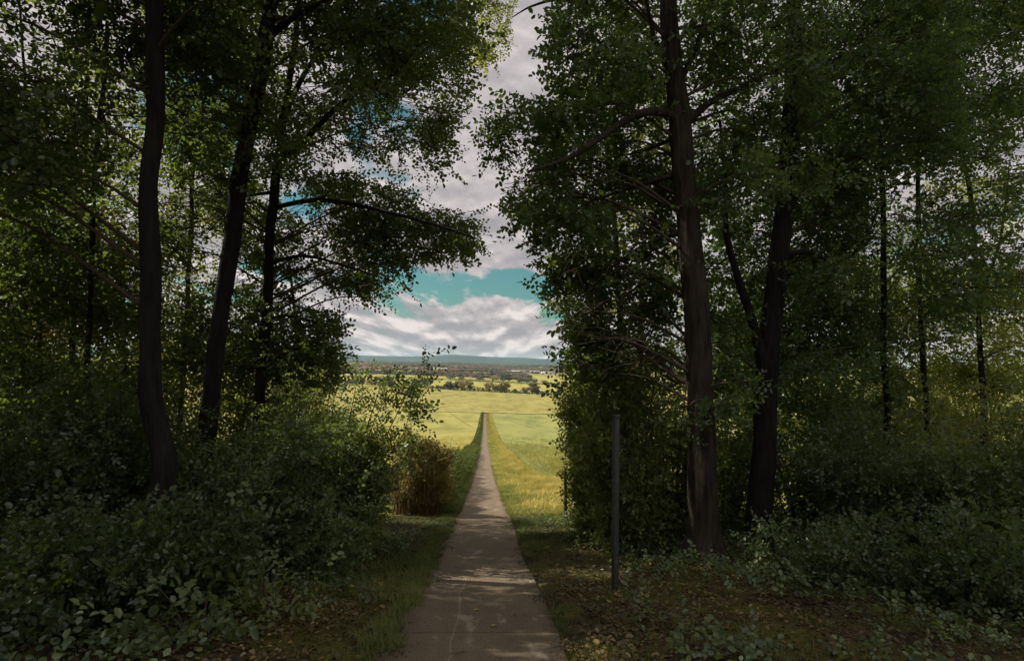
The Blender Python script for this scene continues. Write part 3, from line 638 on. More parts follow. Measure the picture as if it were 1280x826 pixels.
for i, (px, Y, h_, r_, n_, tn, lm, lb) in enumerate([
    (1010, 11.8, 2.9, 1.0, 2200, .35, LEAF_S, 'dark shrub just right of the forked right tree'),
    (1095, 10.2, 2.2, 1.0, 2000, .35, LEAF_S, 'dark low shrub before the slender right tree'),
    (1190, 9.6, 1.9, 1.0, 2000, .4, LEAF_S, 'shrub in shade at lower right of the wood'),
    (1290, 9.0, 3.0, 1.1, 2000, .5, LEAF_S, 'tall shrub cut by the right edge of the picture'),
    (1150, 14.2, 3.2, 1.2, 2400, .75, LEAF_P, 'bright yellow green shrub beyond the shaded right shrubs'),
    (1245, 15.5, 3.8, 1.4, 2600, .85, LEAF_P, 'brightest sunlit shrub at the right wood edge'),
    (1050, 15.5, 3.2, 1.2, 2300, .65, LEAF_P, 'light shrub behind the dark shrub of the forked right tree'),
    (905, 13.5, 2.7, .8, 1300, .55, LEAF_S, 'airy shrub in the gap between the two thick right trunks'),
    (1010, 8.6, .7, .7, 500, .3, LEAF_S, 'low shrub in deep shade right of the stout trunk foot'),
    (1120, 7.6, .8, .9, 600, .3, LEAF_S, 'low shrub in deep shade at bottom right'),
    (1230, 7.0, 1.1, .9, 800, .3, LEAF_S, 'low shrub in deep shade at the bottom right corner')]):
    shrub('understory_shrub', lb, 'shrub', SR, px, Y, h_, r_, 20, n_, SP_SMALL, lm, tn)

# ------------------------------------------------------------------ posts
def mottled(name, a, b, s=20, rough=.8):
    return solid(name, lambda nt: ramp(nt, noise(nt, geo_pos(nt), s, 5, .7), [(.35, a), (.65, b)]), rough, lambda nt: noise(nt, geo_pos(nt), s*2, 5, .7), .006, .3)
POSTM = mottled('post_weathered', (.022,.024,.022), (.055,.056,.048), 14, .6)
POSTW = mottled('post_wood', (.07,.055,.035), (.15,.12,.08), 18, .95)
pb = PG(769.5, 7.75); ptop = P(767, 521, 7.75)
t = thing('tall_post', tuple(pb), 'tall dark square post standing in the leaf litter right of the path', 'post')
hh = ptop[2]-pb[2]; cx = np.array([pb[0], pb[1], (pb[2]+ptop[2])/2])
def bevpost(c, w, h, rz):
    ch = w*.16; h2 = w/2
    ring = [(-h2+ch,-h2),(h2-ch,-h2),(h2,-h2+ch),(h2,h2-ch),(h2-ch,h2),(-h2+ch,h2),(-h2,h2-ch),(-h2,-h2+ch)]
    V = []
    for z, s in ((-.12, 1), (h-.01, 1), (h, .88)):
        for x, y in ring: V.append((x*s*math.cos(rz)-y*s*math.sin(rz), x*s*math.sin(rz)+y*s*math.cos(rz), z))
    V.append((0, 0, h)); V = np.array(V)+np.asarray(c); F = []
    for l in range(2):
        for k in range(8): F.append((l*8+k, l*8+(k+1) % 8, l*8+8+(k+1) % 8, l*8+8+k))
    F2 = [(16+k, 16+(k+1) % 8, 24) for k in range(8)]
    return V, np.array(F), np.array(F2)
V, F, F2 = bevpost(pb, .074, hh, .35); obj('post_shaft', [(V, F), (V[16:], F2-16)], [POSTM], t)
V, F, F2 = bevpost(pb+np.array([0, 0, hh+.002]), .084, .03, .35); V[:8, 2] += .12; obj('post_cap', [(V, F), (V[16:], F2-16), (V[:8], np.array([[7,6,5,4],[7,4,3,0],[3,2,1,0]]))], [POSTM], t)
fb = PG(706.5, 16.2); t = thing('fence_post', tuple(fb), 'short weathered round fence post at the edge of the yellow grass', 'post')
h2 = P(706, 588, 16.2)[2]-fb[2]
obj('post_shaft', [tube([fb+[0,0,-.1], fb+[.01,0,h2*.5], fb+[-.01,0,h2]], [.052,.05,.046], 12, .12), tube([fb+[-.01,0,h2], fb+[-.01,0,h2+.012]], [.046,.001], 12)], [POSTW], t, smooth=True)
wires = [tube([fb+[.05,0,h2*q], fb+[1.5,.2,h2*q-.03], fb+[3.4,.5,h2*q+.02]], .004, 4) for q in (.35, .62, .9)]
for w_ in wires: obj('wire', [w_], [POSTM], t)

# ------------------------------------------------------------------ hedge along the path
def scat_box(n, x0, x1, y0, y1, z0, z1, tm, s, tone, pitch=.5, topbias=0, edge=0.0, ragged=.15):
    y = rng.uniform(y0, y1, n); x = rng.uniform(x0, x1, n); q = rng.uniform(0, 1, n)
    # most leaves sit in the outer shell
    k = rng.uniform(0, 1, n); sh = k < .75; side = rng.integers(0, 3, n)
    x = np.where(sh & (side == 0), x1-np.abs(rng.normal(0, .07, n)), x); x = np.where(sh & (side == 1), x0+np.abs(rng.normal(0, .07, n)), x)
    q = np.where(sh & (side == 2), 1-np.abs(rng.normal(0, .05, n)), q)
    x = x+(vnoise(y*1.3, q*3, 4)-.5)*ragged*1.6
    ht = z1*(.72+.5*vnoise(y*.21, x*0, 6))+(vnoise(y*.8, x*.8, 7)-.5)*ragged*3+(vnoise(y*3.3, x*2, 8)-.5)*ragged*1.2
    z = H(x, y)+z0+(ht-z0)*q
    tn = np.clip(tone+(vnoise(y*.7, q*2, 9)-.5)*.5+(vnoise(y*.13, q*1, 19)-.5)*.5+rng.normal(0, .12, n), 0, 1)
    return scatter(tm, np.stack([x, y, z], -1), rng.uniform(0, 6.28, n), rng.normal(pitch, .5, n), rng.normal(0, .6, n), rng.uniform(*s, n), tn)
SP_H = [spray_template(TR, 9, .16, .045, .6, 1.2, .6) for _ in range(6)]
hb = np.array([-1.85, 17.2, G(-1.85, 17.2)])
t = thing('hedge', tuple(hb), 'brown dry clipped hedge end with sunlit yellow top, left of the path', 'hedge', 'hedge along the left of the path')
st = []
for k in range(260):
    x = rng.uniform(-2.5, -1.25); y = 17.0+abs(rng.normal(0, 1))*1.6; z = G(x, y); h_ = rng.uniform(.7, 1.75)*(.8+.45*vnoise(x*2.5, y*.8, 3))
    st.append(tube([(x, y, z-.03), (x+rng.normal(0, .05), y+rng.normal(0, .05), z+h_*.5), (x+rng.normal(0, .1), y+rng.normal(0, .1), z+h_)], [.010, .008, .004], 4))
obj('stem', st, [STEMB], t)['kind'] = 'stuff'
obj('foliage', scat_box(6500, -2.5, -1.3, 17.2, 21.0, .3, 1.5, SP_H, (.8, 1.5), .68, .8, ragged=.6)+[(v, f, 1, tt) for v, f, _, tt in scat_box(2400, -2.4, -1.2, 17.8, 21.5, .1, 1.45, SP_H, (.8, 1.6), .5, .8, ragged=.5)], [LEAF_B, LEAF_H], t)
hb2 = np.array([-1.8, 21.2, G(-1.8, 21.2)])
t = thing('hedge', tuple(hb2), 'long green hedge running downhill beside the path to the far field', 'hedge', 'hedge along the left of the path')
pp = scat_box(9000, -2.5, -1.15, 20.6, 42, .05, 1.45, SP_H, (1.0, 1.8), .5, ragged=.22)+scat_box(6500, -2.3, -1.15, 42, 90, .05, 1.0, SP_H, (1.4, 2.4), .4, ragged=.22)+scat_box(5000, -1.9, -1.2, 90, 200, .02, .75, SP_H, (1.8, 3.0), .25, ragged=.2)+scat_box(3500, -1.8, -1.2, 200, 396, .0, .7, SP_H, (2.4, 3.8), .15, ragged=.2)
obj('foliage', pp, [LEAF_H], t)
st = []
for k in range(260):
    x = rng.uniform(-2.3, -1.35); y = rng.uniform(21, 60); z = G(x, y)
    st.append(tube([(x, y, z-.03), (x+rng.normal(0, .06), y, z+1.2)], [.012, .005], 4))
obj('stem', st, [STEMB], t)['kind'] = 'stuff'

# ------------------------------------------------------------------ grasses, crops, litter  (nobody could count these)
def tuft(r, n, h, w, bend=.5, spread=.05):
    V = []; T = []
    for k in range(n):
        a = r.uniform(0, 6.28); o = np.array([r.normal(0, spread), r.normal(0, spread), -.01]); d = np.array([math.cos(a), math.sin(a), 0])
        s = np.array([-d[1], d[0], 0])*w/2; hk = h*r.uniform(.5, 1.1); b = bend*r.uniform(.3, 1.2)*hk
        p1 = o+d*b*.25+[0, 0, hk*.55]; p2 = o+d*b+[0, 0, hk*(1-.2*bend)]
        V += [o-s, o+s, p1+s*.8, p1-s*.8, p2+s*.15, p2-s*.15]; T += [r.uniform(-.2, .2)]*6
    q = np.arange(n)[:, None]*6
    return np.array(V), np.concatenate([q+np.array([[0,1,2,3]]), q+np.array([[3,2,4,5]])]), np.array(T)
T_SHORT = [tuft(TR, 12, .10, .007, .8, .05) for _ in range(5)]
T_MED = [tuft(TR, 12, .22, .009, .7, .06) for _ in range(5)]
T_DRY = [tuft(TR, 9, .26, .016, .6, .09) for _ in range(6)]
T_TALL = [tuft(TR, 10, .60, .012, .35, .07) for _ in range(5)]
T_CROP = [tuft(TR, 10, .35, .02, .45, .10) for _ in range(5)]
def grow(tm, n, xf, y0, y1, s, tone, dens=None, hf=None, ypow=1.0):
    y = y0+(y1-y0)*rng.uniform(0, 1, n)**ypow; x = xf(y, rng.uniform(0, 1, n))
    if dens is not None:
        m = rng.uniform(0, 1, n) < dens(x, y); x, y = x[m], y[m]; n = len(x)
    z = (hf or H)(x, y); sf = rng.uniform(s[0], s[1], n)*(1+np.clip(y-25, 0, 400)/110)
    tn = np.clip(tone+(vnoise(x*.9, y*.5, 12)-.5)*.6+(vnoise(x*3.1, y*1.1, 13)-.5)*.5+rng.normal(0, .12, n), 0, 1)
    return scatter(tm, np.stack([x, y, z], -1), rng.uniform(0, 6.28, n), np.zeros(n), rng.normal(0, .1, n), sf, tn)
g = []
# left verge: green strip hugging the slabs
g += grow(T_SHORT, 9000, lambda y, u: -.78-.05*vnoise(y*4, 1)-u**1.5*(.16+.34*vnoise(y*.6, 5))*(1+.5*sstep(8, 14, y)), 3.2, 20, (.3, .95), .5, lambda x, y: .15+.85*sstep(.35, .6, vnoise(x*3.2, y*2.4, 19)))
g += grow(T_SHORT, 4200, lambda y, u: -.8-u*1.3, 7, 20, (.6, 1.4), .5, lambda x, y: sstep(.45, .6, vnoise(x*1.2, y*.8, 21)))
g += grow(T_MED, 8000, lambda y, u: -.77-u*.5, 18, 120, (.5, 1.0), .5, ypow=2)
# right verge
g += grow(T_SHORT, 5200, lambda y, u: .78+u*(.40+.3*vnoise(y*.7, 8)), 3.2, 18, (.3, .95), .5, lambda x, y: (.12+.88*sstep(8, 13, y))*(.2+.8*sstep(.35, .6, vnoise(x*3, y*2, 23))))
g += grow(T_SHORT, 4500, lambda y, u: .8+u*2.2, 10, 20, (.6, 1.4), .6, lambda x, y: sstep(.35, .6, vnoise(x*1.1, y*.8, 33)+.12*(y-13)))
# mossy grassy patches on the woodland floor
g += grow(T_SHORT, 9000, lambda y, u: 1.2+u*7.5, 3.2, 15, (.4, 1.0), .35, lambda x, y: .6*sstep(.5, .7, vnoise(x*.9, y*.7, 41)))
g += grow(T_SHORT, 7000, lambda y, u: -1.2-u*7, 3.2, 14, (.4, 1.0), .35, lambda x, y: .6*sstep(.5, .7, vnoise(x*.9, y*.7, 51)))
for sd_ in (-1, 1):
    g += grow(T_SHORT, 5200, lambda y, u: sd_*(.70+.13*u)+.04*(vnoise(y*2.2, sd_)-.5), 3.2, 60, (.3, .9), .45, lambda x, y: sstep(.5, .7, vnoise(x*4, y*2.6, 27)), ypow=1.5)
tag(obj('grass', g, [GRASS]), 'green grass growing along both edges of the path and in patches on the wood floor', 'grass', kind='stuff')
g = grow(T_SHORT, 15000, lambda y, u: .77+u*3.7, 17.5, 60, (.6, 1.9), .40, lambda x, y: .45+.55*sstep(.3, .6, vnoise(x*1.6, y*.6, 17)), ypow=1.5)+grow(T_SHORT, 9000, lambda y, u: .77+u*3.7, 45, 392, (.6, 1.3), .40, ypow=1.6)+grow(T_MED, 2500, lambda y, u: .8+u*3.6, 18, 70, (.4, 1.1), .55, lambda x, y: sstep(.5, .65, vnoise(x*1.3, y*.4, 18)), ypow=1.4)
tag(obj('sunlit_grass', g, [GRASS_S]), 'short yellow green sunlit grass between the path and the right field', 'grass', kind='stuff')
g = grow(T_TALL, 9500, lambda y, u: 3.0+rng.normal(0, .5, len(y))+(vnoise(y*.35, 4)-.5)*1.0, 28, 90, (.3, .65), .6, lambda x, y: .25+.75*sstep(.3, .6, vnoise(x*1.3, y*.35, 15)), ypow=1.5)+grow(T_TALL, 3800, lambda y, u: 2.4+u*7, 26, 38, (.4, .8), .65, lambda x, y: sstep(.3, .5, vnoise(x*.5, y*.3, 3)+.3))+grow(T_TALL, 3500, lambda y, u: 3.3+rng.normal(0, .4, len(y)), 90, 390, (.4, .7), .6, ypow=1.4)
g += grow(T_DRY, 8000, lambda y, u: 1.4+u*5.5, 18.5, 36, (.5, 1.3), .62, lambda x, y: sstep(.6, 2.6, x)*.9*sstep(.25, .6, vnoise(x*1.1, y*.5, 14)))
tag(obj('dry_grass', g, [GRASS_Y]), 'tall golden dry grass strip edging the green field right of the path', 'grass', kind='stuff')
hf = lambda x, y: H0(x, y)+.42
g = grow(T_CROP, 22000, lambda y, u: 4.4+u*(6+y*.75), 38, 200, (.6, 1.1), .45, hf=hf, ypow=1.8, dens=lambda x, y: 1-sstep(55, 190, y))
tag(obj('green_crop', g, [CROP_G]), 'green cereal crop in the field right of the path', 'crop', kind='stuff')
g = grow(T_CROP, 26000, lambda y, u: -2.8-u*(7+y*.7), 19.5, 200, (.6, 1.2), .55, hf=hf, ypow=1.8, dens=lambda x, y: 1-sstep(45, 190, y))
tag(obj('golden_crop', g, [CROP_Y]), 'golden green crop in the field left of the hedge', 'crop', kind='stuff')

def litter_template(r, n, rad, l):
    V = []; T = []
    for k in range(n):
        a = r.uniform(0, 6.28); d = np.array([math.cos(a), math.sin(a), r.normal(0, .35)]); d /= np.linalg.norm(d)
        up = np.array([r.normal(0, .4), r.normal(0, .4), 1.]); ll = l*r.uniform(.6, 1.2)
        V.append(leafgeo(np.array([r.uniform(-rad, rad), r.uniform(-rad, rad), r.uniform(.005, .035)]), d, up, ll, ll*.6, r.uniform(-.1, .2))); T.append(np.full(6, r.uniform(-.35, .35)))
    q = np.arange(n)[:, None]*6
    return np.vstack(V), np.concatenate([q+np.array([[0,1,2,3]]), q+np.array([[0,3,4,5]])]), np.concatenate(T)
T_LIT = [litter_template(TR, 15, .24, .052) for _ in range(6)]
def flat_sc(n, xf, y0, y1, dens, tone=.45, s=(.7, 1.2)):
    y = y0+(y1-y0)*rng.uniform(0, 1, n)**1.2; x = xf(y, rng.uniform(0, 1, n)); m = rng.uniform(0, 1, n) < dens(x, y); x, y = x[m], y[m]; n = len(x)
    tn = np.clip(tone+(vnoise(x*1.1, y*.8, 61)-.5)*.7, 0, 1)
    sl = np.arctan(-.165)
    return scatter(T_LIT, np.stack([x, y, H(x, y)], -1), rng.uniform(0, 6.28, n), np.zeros(n), np.zeros(n), rng.uniform(*s, n), tn)
g = flat_sc(5200, lambda y, u: 1.0+u*8.5, 2.8, 15.5, lambda x, y: .45+.55*sstep(.3, .6, vnoise(x*.8, y*.6, 71)))
g += flat_sc(5200, lambda y, u: -1.15-u*8.5, 2.8, 15, lambda x, y: .45+.55*sstep(.3, .6, vnoise(x*.8, y*.6, 81)))
g += flat_sc(900, lambda y, u: (rng.integers(0, 2, len(y))*2-1)*(.62+.3*u), 3.0, 17, lambda x, y: sstep(.45, .7, vnoise(x*3, y*1.7, 73)), s=(.35, .7))
g += flat_sc(120, lambda y, u: (u-.5)*1.1, 3.0, 17, lambda x, y: 1+0*x, s=(.2, .4))
tag(obj('fallen_leaves', g, [LITTER]), 'brown fallen leaves covering the wood floor on both sides of the path', 'fallen leaves', kind='stuff')
g = []
for k in range(900):
    s_ = 1 if k % 2 else -1; x = s_*rng.uniform(.8, 6); y = rng.uniform(3, 14); z = G(x, y)+.02; a = rng.uniform(0, 3.14); l = rng.uniform(.08, .35)
    g.append(tube([(x, y, z), (x+math.cos(a)*l*.5, y+math.sin(a)*l*.5, G(x+math.cos(a)*l*.5, y+math.sin(a)*l*.5)+.03), (x+math.cos(a)*l, y+math.sin(a)*l, G(x+math.cos(a)*l, y+math.sin(a)*l)+.02)], [.005, .004, .002], 4))
tag(obj('fallen_twigs', g, [STEMB]), 'thin fallen twigs lying among the brown leaves', 'twigs', kind='stuff')
# low leafy ground cover
SP_LOW = [spray_template(TR, 6, .16, .055, .75, 1.3, .3, -.3) for _ in range(5)]
def cover(n, xf, y0, y1, dens):
    y = rng.uniform(y0, y1, n); x = xf(y, rng.uniform(0, 1, n)); m = rng.uniform(0, 1, n) < dens(x, y); x, y = x[m], y[m]; n = len(x)
    return scatter(SP_LOW, np.stack([x, y, H(x, y)+rng.uniform(.02, .16, n)], -1), rng.uniform(0, 6.28, n), rng.normal(.3, .3, n), rng.normal(0, .3, n), rng.uniform(.6, 1.3, n), np.clip(rng.normal(.45, .2, n), 0, 1))
g = cover(5000, lambda y, u: 1.4+u*10, 4, 16, lambda x, y: sstep(.45, .7, vnoise(x*.7, y*.7, 91)+.07*(x-2)))+cover(5000, lambda y, u: -1.3-u*9, 4, 15, lambda x, y: sstep(.45, .7, vnoise(x*.7, y*.7, 95)+.1*(-x-2)))
tag(obj('ground_cover', g, [LEAF_S]), 'low leafy ivy and bramble spreading over the shaded wood floor', 'ground cover', kind='stuff')

# single things on the path
tw = np.array([pcx(5.1)-.1, 5.1, float(H0(0, 5.1))+.022])
tg = obj('fallen_twig', [tube([tw+[-.07,.0,0], tw+[-.02,-.012,.012], tw+[.03,.012,.01], tw+[.08,.05,0]], [.004,.006,.005,.003], 6), tube([tw+[.02,.01,.008], tw+[.055,-.01,.006]], [.004,.002], 5)], [STEMB], base=tuple(tw))
tag(tg, 'small crooked brown twig lying on the near part of the path', 'twig')
for (x, y, lb) in [(-.09, 6.6, 'pale curled leaf on the path beside the thin crack'), (.08, 5.95, 'tiny pale leaf near the middle of the path')]:
    c = np.array([x, y, float(H0(x, y))+.018]); V = leafgeo(c, np.array([.9,.3,.05]), np.array([.1,.1,1.]), .075, .045, .12)
    V = np.vstack([V, V-[0,0,.002]]); lf = obj('fallen_leaf', [(V, np.array([[0,1,2,3],[0,3,4,5],[9,8,7,6],[11,10,9,6]]), 0, np.full(12, .95))], [LEAF_B], base=tuple(c)); tag(lf, lb, 'leaf', 'leaves fallen on the path')

# ------------------------------------------------------------------ far trees and hedges
SP_FAR = [spray_template(TR, 7, .9, .75, .8, 1.3, .8) for _ in range(5)]
FARL = [leaf_mat('far_dark', [(0, (.03,.045,.02)), (1, (.08,.095,.04))], .2), leaf_mat('far_gold', [(0, (.13,.11,.03)), (1, (.27,.20,.05))], .2), leaf_mat('far_brown', [(0, (.08,.06,.035)), (1, (.16,.12,.065))], .2)]
def far_tree_proto(hgt, wid, kind, ntr=1):
    t = thing('hedgerow_tree', (0, 0, 0), 'x', 'tree')
    obj('trunk', [tube([(0,0,-.5), (.1,0,hgt*.35), (0,.1,hgt*.8)], [.45, .3, .1], 7)], [BARK_D], t, base=(0,0,0))
    c = rng.normal(0, 1, (11, 3)); c /= np.linalg.norm(c, axis=1)[:, None]; c = c*np.array([wid*.36, wid*.36, hgt*.27])+np.array([0, 0, hgt*.58])
    sp, _ = sprays_in(c, wid*.25, 260, SP_FAR, .8, (.8, 1.5)); obj('crown', sp, [FARL[kind], BARK_D], t, base=(0,0,0)); return t
protos = {}
def far_tree(px, Y, hgt, wid, kind, label, group='trees in the distant hedgerows'):
    key = (kind, 'w' if wid > hgt else 't')
    if key not in protos: protos[key] = far_tree_proto(12, 14 if wid > hgt else 8, kind); t = protos[key]
    else: t = copy_tree(protos[key])
    p = P(px, 480, Y); t.location = (p[0], Y, float(H0(p[0], Y))+.2)
    k = (14 if wid > hgt else 8); t.scale = (wid/k, wid/k, hgt/12); t.rotation_euler.z = rng.uniform(0, 6.28)
    tag(t, label, 'tree', group); return t
D_, Gd, Br = 0, 1, 2
FT = [(556,862,9,11,Br,'small brown bushy tree at the left end of the middle hedgerow'), (563,858,13,11,D_,'dark tree left in the middle hedgerow clump'), (572,866,14,9,D_,'dark tree just left of the golden tree'), (581,860,15,16,Gd,'rounded golden tree in the clump left of the path line'),
      (588,868,13,7,Br,'narrow brown tree on the right side of the golden tree'), (612,858,14,15,Gd,'golden orange tree straight beyond the end of the path'), (622,864,11,12,D_,'low dark tree between two golden trees'), (631,860,17,14,Gd,'tallest golden tree right of the path line'),
      (644,866,6,5,Br,'tiny thin tree alone in the middle hedgerow'), (656,860,9,8,Gd,'small golden bush left of the round grey tree'), (666,852,16,15,Br,'round grey brown tree at the right of the middle hedgerow'), (671,850,12,10,D_,'dark bush at the right side of the round grey tree'),
      (699,845,13,12,D_,'dark tree at the right wood edge in the middle hedgerow'),
      (532,905,15,18,D_,'broad dark tree behind the long shrub twigs'), (521,915,12,14,D_,'dark tree left of the broad dark tree'), (478,900,14,18,D_,'broad dark tree seen through the shrub twigs'), (488,906,12,12,Br,'brown tree right of the broad dark tree in the twigs'),
      (466,915,9,14,Br,'low brown tree line start in the left fields'), (452,930,11,12,Br,'brown tree in the left part of the distant hedgerow'), (440,900,10,12,D_,'dark bush at left of the distant fields'), (425,880,10,12,Gd,'golden bush at left of the distant fields'), (410,640,9,10,D_,'dark bush standing in the left field'), (397,660,11,12,Br,'brown bush standing in the left field'), (385,520,8,8,D_,'dark bush nearest in the left field'),
      (650,1380,13,16,D_,'dark tree group left part below the white buildings'), (659,1380,12,16,D_,'dark tree below the white buildings'), (668,1390,12,14,D_,'right hand dark tree below the white buildings'), (683,1350,10,20,Br,'reddish brown low tree at right of the far field'), (629,1430,18,16,D_,'dark tree where the far field meets the wood'), (636,1440,22,16,D_,'tall dark tree at the right end of the brown wood'), (618,1420,12,18,Gd,'golden tree at the edge of the brown wood'), (600,1420,9,18,D_,'dark tree along the far field edge'), (563,1440,8,20,D_,'low dark tree far left of the golden clump'), (576,1430,9,18,Br,'brown tree along the far field edge')]
for a in FT: far_tree(*a)
def far_hedge(px0, px1, Y0, Y1, hgt, kind, label, n=260):
    a = P(px0, 480, Y0); b = P(px1, 480, Y1); tt = rng.uniform(0, 1, n); x = a[0]+(b[0]-a[0])*tt; y = a[1]+(b[1]-a[1])*tt+rng.normal(0, 1.2, n)
    hh = hgt*(.6+.8*vnoise(x*.07, y*.07, 5)); z = H0(x, y)+rng.uniform(.1, 1, n)*hh
    sp = scatter(SP_FAR, np.stack([x, y, z], -1), rng.uniform(0, 6.28, n), rng.normal(.3, .4, n), rng.normal(0, .6, n), rng.uniform(.8, 1.7, n), np.clip(rng.normal(.5, .25, n), 0, 1))
    ba = (a[0], a[1], float(H0(a[0], a[1]))); t = thing('hedgerow', ba, label, 'hedge', 'distant hedgerows'); obj('foliage', sp, [FARL[kind]], t)
    st = [tube([(x[k], y[k], H0(x[k], y[k])-.3), (x[k], y[k], H0(x[k], y[k])+hh[k]*.8)], [.25, .1], 4) for k in range(0, n, 12)]; obj('stem', st, [BARK_D], t)['kind'] = 'stuff'
for a in [(545, 605, 862, 866, 4.5, D_, 'dark hedge under the golden tree clump left of the path line', 420), (604, 700, 866, 846, 4.0, D_, 'hedge under the golden trees right of the path line', 520), (470, 553, 930, 900, 3.2, Br, 'thin brown hedge crossing the left fields', 420), (380, 470, 925, 930, 5, D_, 'thick dark hedge at far left of the fields', 520),
          (560, 612, 1370, 1360, 3.5, D_, 'thin hedge beyond the far bright field', 300), (612, 705, 1360, 1340, 4, D_, 'hedge below the white buildings', 420), (430, 560, 1380, 1370, 3.5, D_, 'thin hedge across the far left field', 420), (430, 600, 1660, 1680, 5, Br, 'brown hedge at the edge of the far wood', 520)]: far_hedge(*a)

# far woodland: one mass of crowns
def blob(r, k):
    import itertools
    V = []; nl, nm = 5, 8
    for i in range(nl+1):
        th = math.pi*i/nl*.62
        for j in range(nm):
            ph = 2*math.pi*(j+.5*(i % 2))/nm; q = r.uniform(.75, 1.15); V.append((math.sin(th)*math.cos(ph)*q, math.sin(th)*math.sin(ph)*q, (math.cos(th)*.6)*q+.1))
    F = [(i*nm+j, i*nm+(j+1) % nm, (i+1)*nm+(j+1) % nm, (i+1)*nm+j) for i in range(nl) for j in range(nm)]
    return np.array(V), np.array(F), np.zeros(len(V))
BL = [blob(TR, k) for k in range(6)]
def woods(n, az0, az1, y0, y1, holes):
    y = y0*(y1/y0)**rng.uniform(0, 1, n); az = rng.uniform(az0, az1, n); x = az*y
    m = vnoise(x*.0045, y*.0022, 77) > .26
    for (hx0, hx1, hy0, hy1) in holes: m &= ~((x > hx0) & (x < hx1) & (y > hy0) & (y < hy1))
    x, y = x[m], y[m]; n = len(x); s = rng.uniform(4.5, 10, n)*(1+(y-1700)/5000)
    tn = np.clip((vnoise(x*.006, y*.003, 78)-.5)*.9+.5+rng.normal(0, .2, n), 0, 1)
    return scatter(BL, np.stack([x, y, H0(x, y)+s*.1], -1), rng.uniform(0, 6.28, n), np.zeros(n), np.zeros(n), s, tn)
WOODM = leaf_mat('woodland_crowns', [(0, (.025,.03,.022)), (.35, (.045,.045,.028)), (.6, (.075,.055,.038)), (.85, (.11,.075,.045)), (1, (.16,.12,.05))], .05, gloss=.0)
g = woods(13000, -.34, .20, 1700, 6900, [(150,720,1450,2650), (230,700,2650,2950), (-900,-250,1950,2330)])
tag(obj('woodland', g, [WOODM]), 'brown and grey green autumn woodland filling the plain below the blue hills', 'woodland', kind='stuff')

# buildings on the plain
WALLW = mottled('wall_white', (.62,.62,.60), (.78,.77,.74), .5); WALLB = mottled('wall_brick', (.32,.22,.17), (.45,.33,.26), .5); WALLY = mottled('wall_ochre', (.45,.30,.10), (.60,.42,.16), .3)
ROOFG = mottled('roof_grey', (.30,.30,.31), (.40,.40,.41), .4); ROOFR = mottled('roof_tile', (.20,.10,.07), (.30,.16,.11), .4)
GLASS = solid('window_glass', lambda nt: (.05,.06,.08), .15, None, .0, .6); DOORM = solid('door_panel', lambda nt: (.12,.15,.2), .5)
def building(name, px, Y, w, d, h, wallm, roofm, label, pitch=.15, cat='building', group='buildings on the plain', rz=0, nwin=4):
    p = P(px, 480, Y); b = np.array([p[0], Y, float(H0(p[0], Y))]); t = thing(name, tuple(b), label, cat, group); t.rotation_euler.z = rz
    V, F = boxm((0,0,h/2-.5), (w, d, h+1)); obj('wall', [(V, F)], [wallm], t, base=(0,0,0))
    rh = d*pitch; o = .6
    V = np.array([(-w/2-o,-d/2-o,h+.02),(w/2+o,-d/2-o,h+.02),(w/2+o,d/2+o,h+.02),(-w/2-o,d/2+o,h+.02),(-w/2-o,0,h+rh),(w/2+o,0,h+rh)])
    r = obj('roof', [(V, np.array([(0,1,5,4),(2,3,4,5),(0,3,2,1)])), (V[[0,4,3,1,2,5]], np.array([(0,1,2),(3,4,5)]))], [roofm], t, base=(0,0,0))
    for k in range(nwin):
        x = (k+.5)/nwin*w-w/2; V, F = boxm((x, -d/2-.03, h*.6), (w/nwin*.5, .1, h*.28)); obj('window', [(V, F)], [GLASS], t, base=(0,0,0))
    V, F = boxm((w*.32, -d/2-.05, h*.16), (min(4, w*.12), .12, h*.34)); obj('door', [(V, F)], [DOORM], t, base=(0,0,0))
    return t
building('warehouse', 648, 2760, 62, 30, 9, WALLW, ROOFG, 'long low white warehouse beyond the yellow far field', .08, nwin=6)
building('warehouse', 637, 2700, 22, 20, 7, WALLW, ROOFG, 'small white shed at the left end of the long white warehouse', .12, nwin=3)
building('warehouse', 668, 2820, 45, 30, 8, WALLW, ROOFG, 'white warehouse right of the long one', .08, nwin=5)
building('warehouse', 686, 2740, 70, 32, 8, WALLW, ROOFR, 'wide pale warehouse nearest the right wood edge', .08, nwin=6)
building('warehouse', 545, 2450, 26, 16, 8, WALLW, ROOFG, 'bright white farm shed left among the brown trees', .3, nwin=3)
building('warehouse', 553, 2480, 36, 18, 7, WALLW, ROOFG, 'pale barn beside the bright white farm shed', .25, nwin=4)
building('barn', 654, 2640, 60, 14, 3.5, WALLY, ROOFG, 'low ochre yellow barn in front of the long white warehouse', .12, nwin=4)
hl = [(462,2350,WALLB),(467,2500,WALLW),(473,2300,WALLB),(455,2420,WALLB),(480,2600,WALLW),(492,2450,WALLB),(501,2700,WALLB),(510,2550,WALLW),(520,2380,WALLB),(529,2500,WALLB)]
nm = ['leftmost brick house of the far village','white house second from left in the far village','brick house third from left in the far village','brick house fourth from left in the far village','white house amid the far village','brick house amid the far village','small brick house right of the village middle','white house in the right half of the far village','brick house second from right in the far village','rightmost brick house of the far village']
hl.sort(key=lambda q: q[0])
for (px, Y_, wm), lb in zip(hl, nm):
    lb = lb.replace('brick', 'white') if (wm is WALLW and 'brick' in lb) else (lb.replace('white', 'brick') if wm is WALLB else lb)
    building('house', px, Y_, 14, 10, 7, wm, ROOFR, lb, .5, 'house', 'village houses', rng.uniform(-.4, .4), 3)

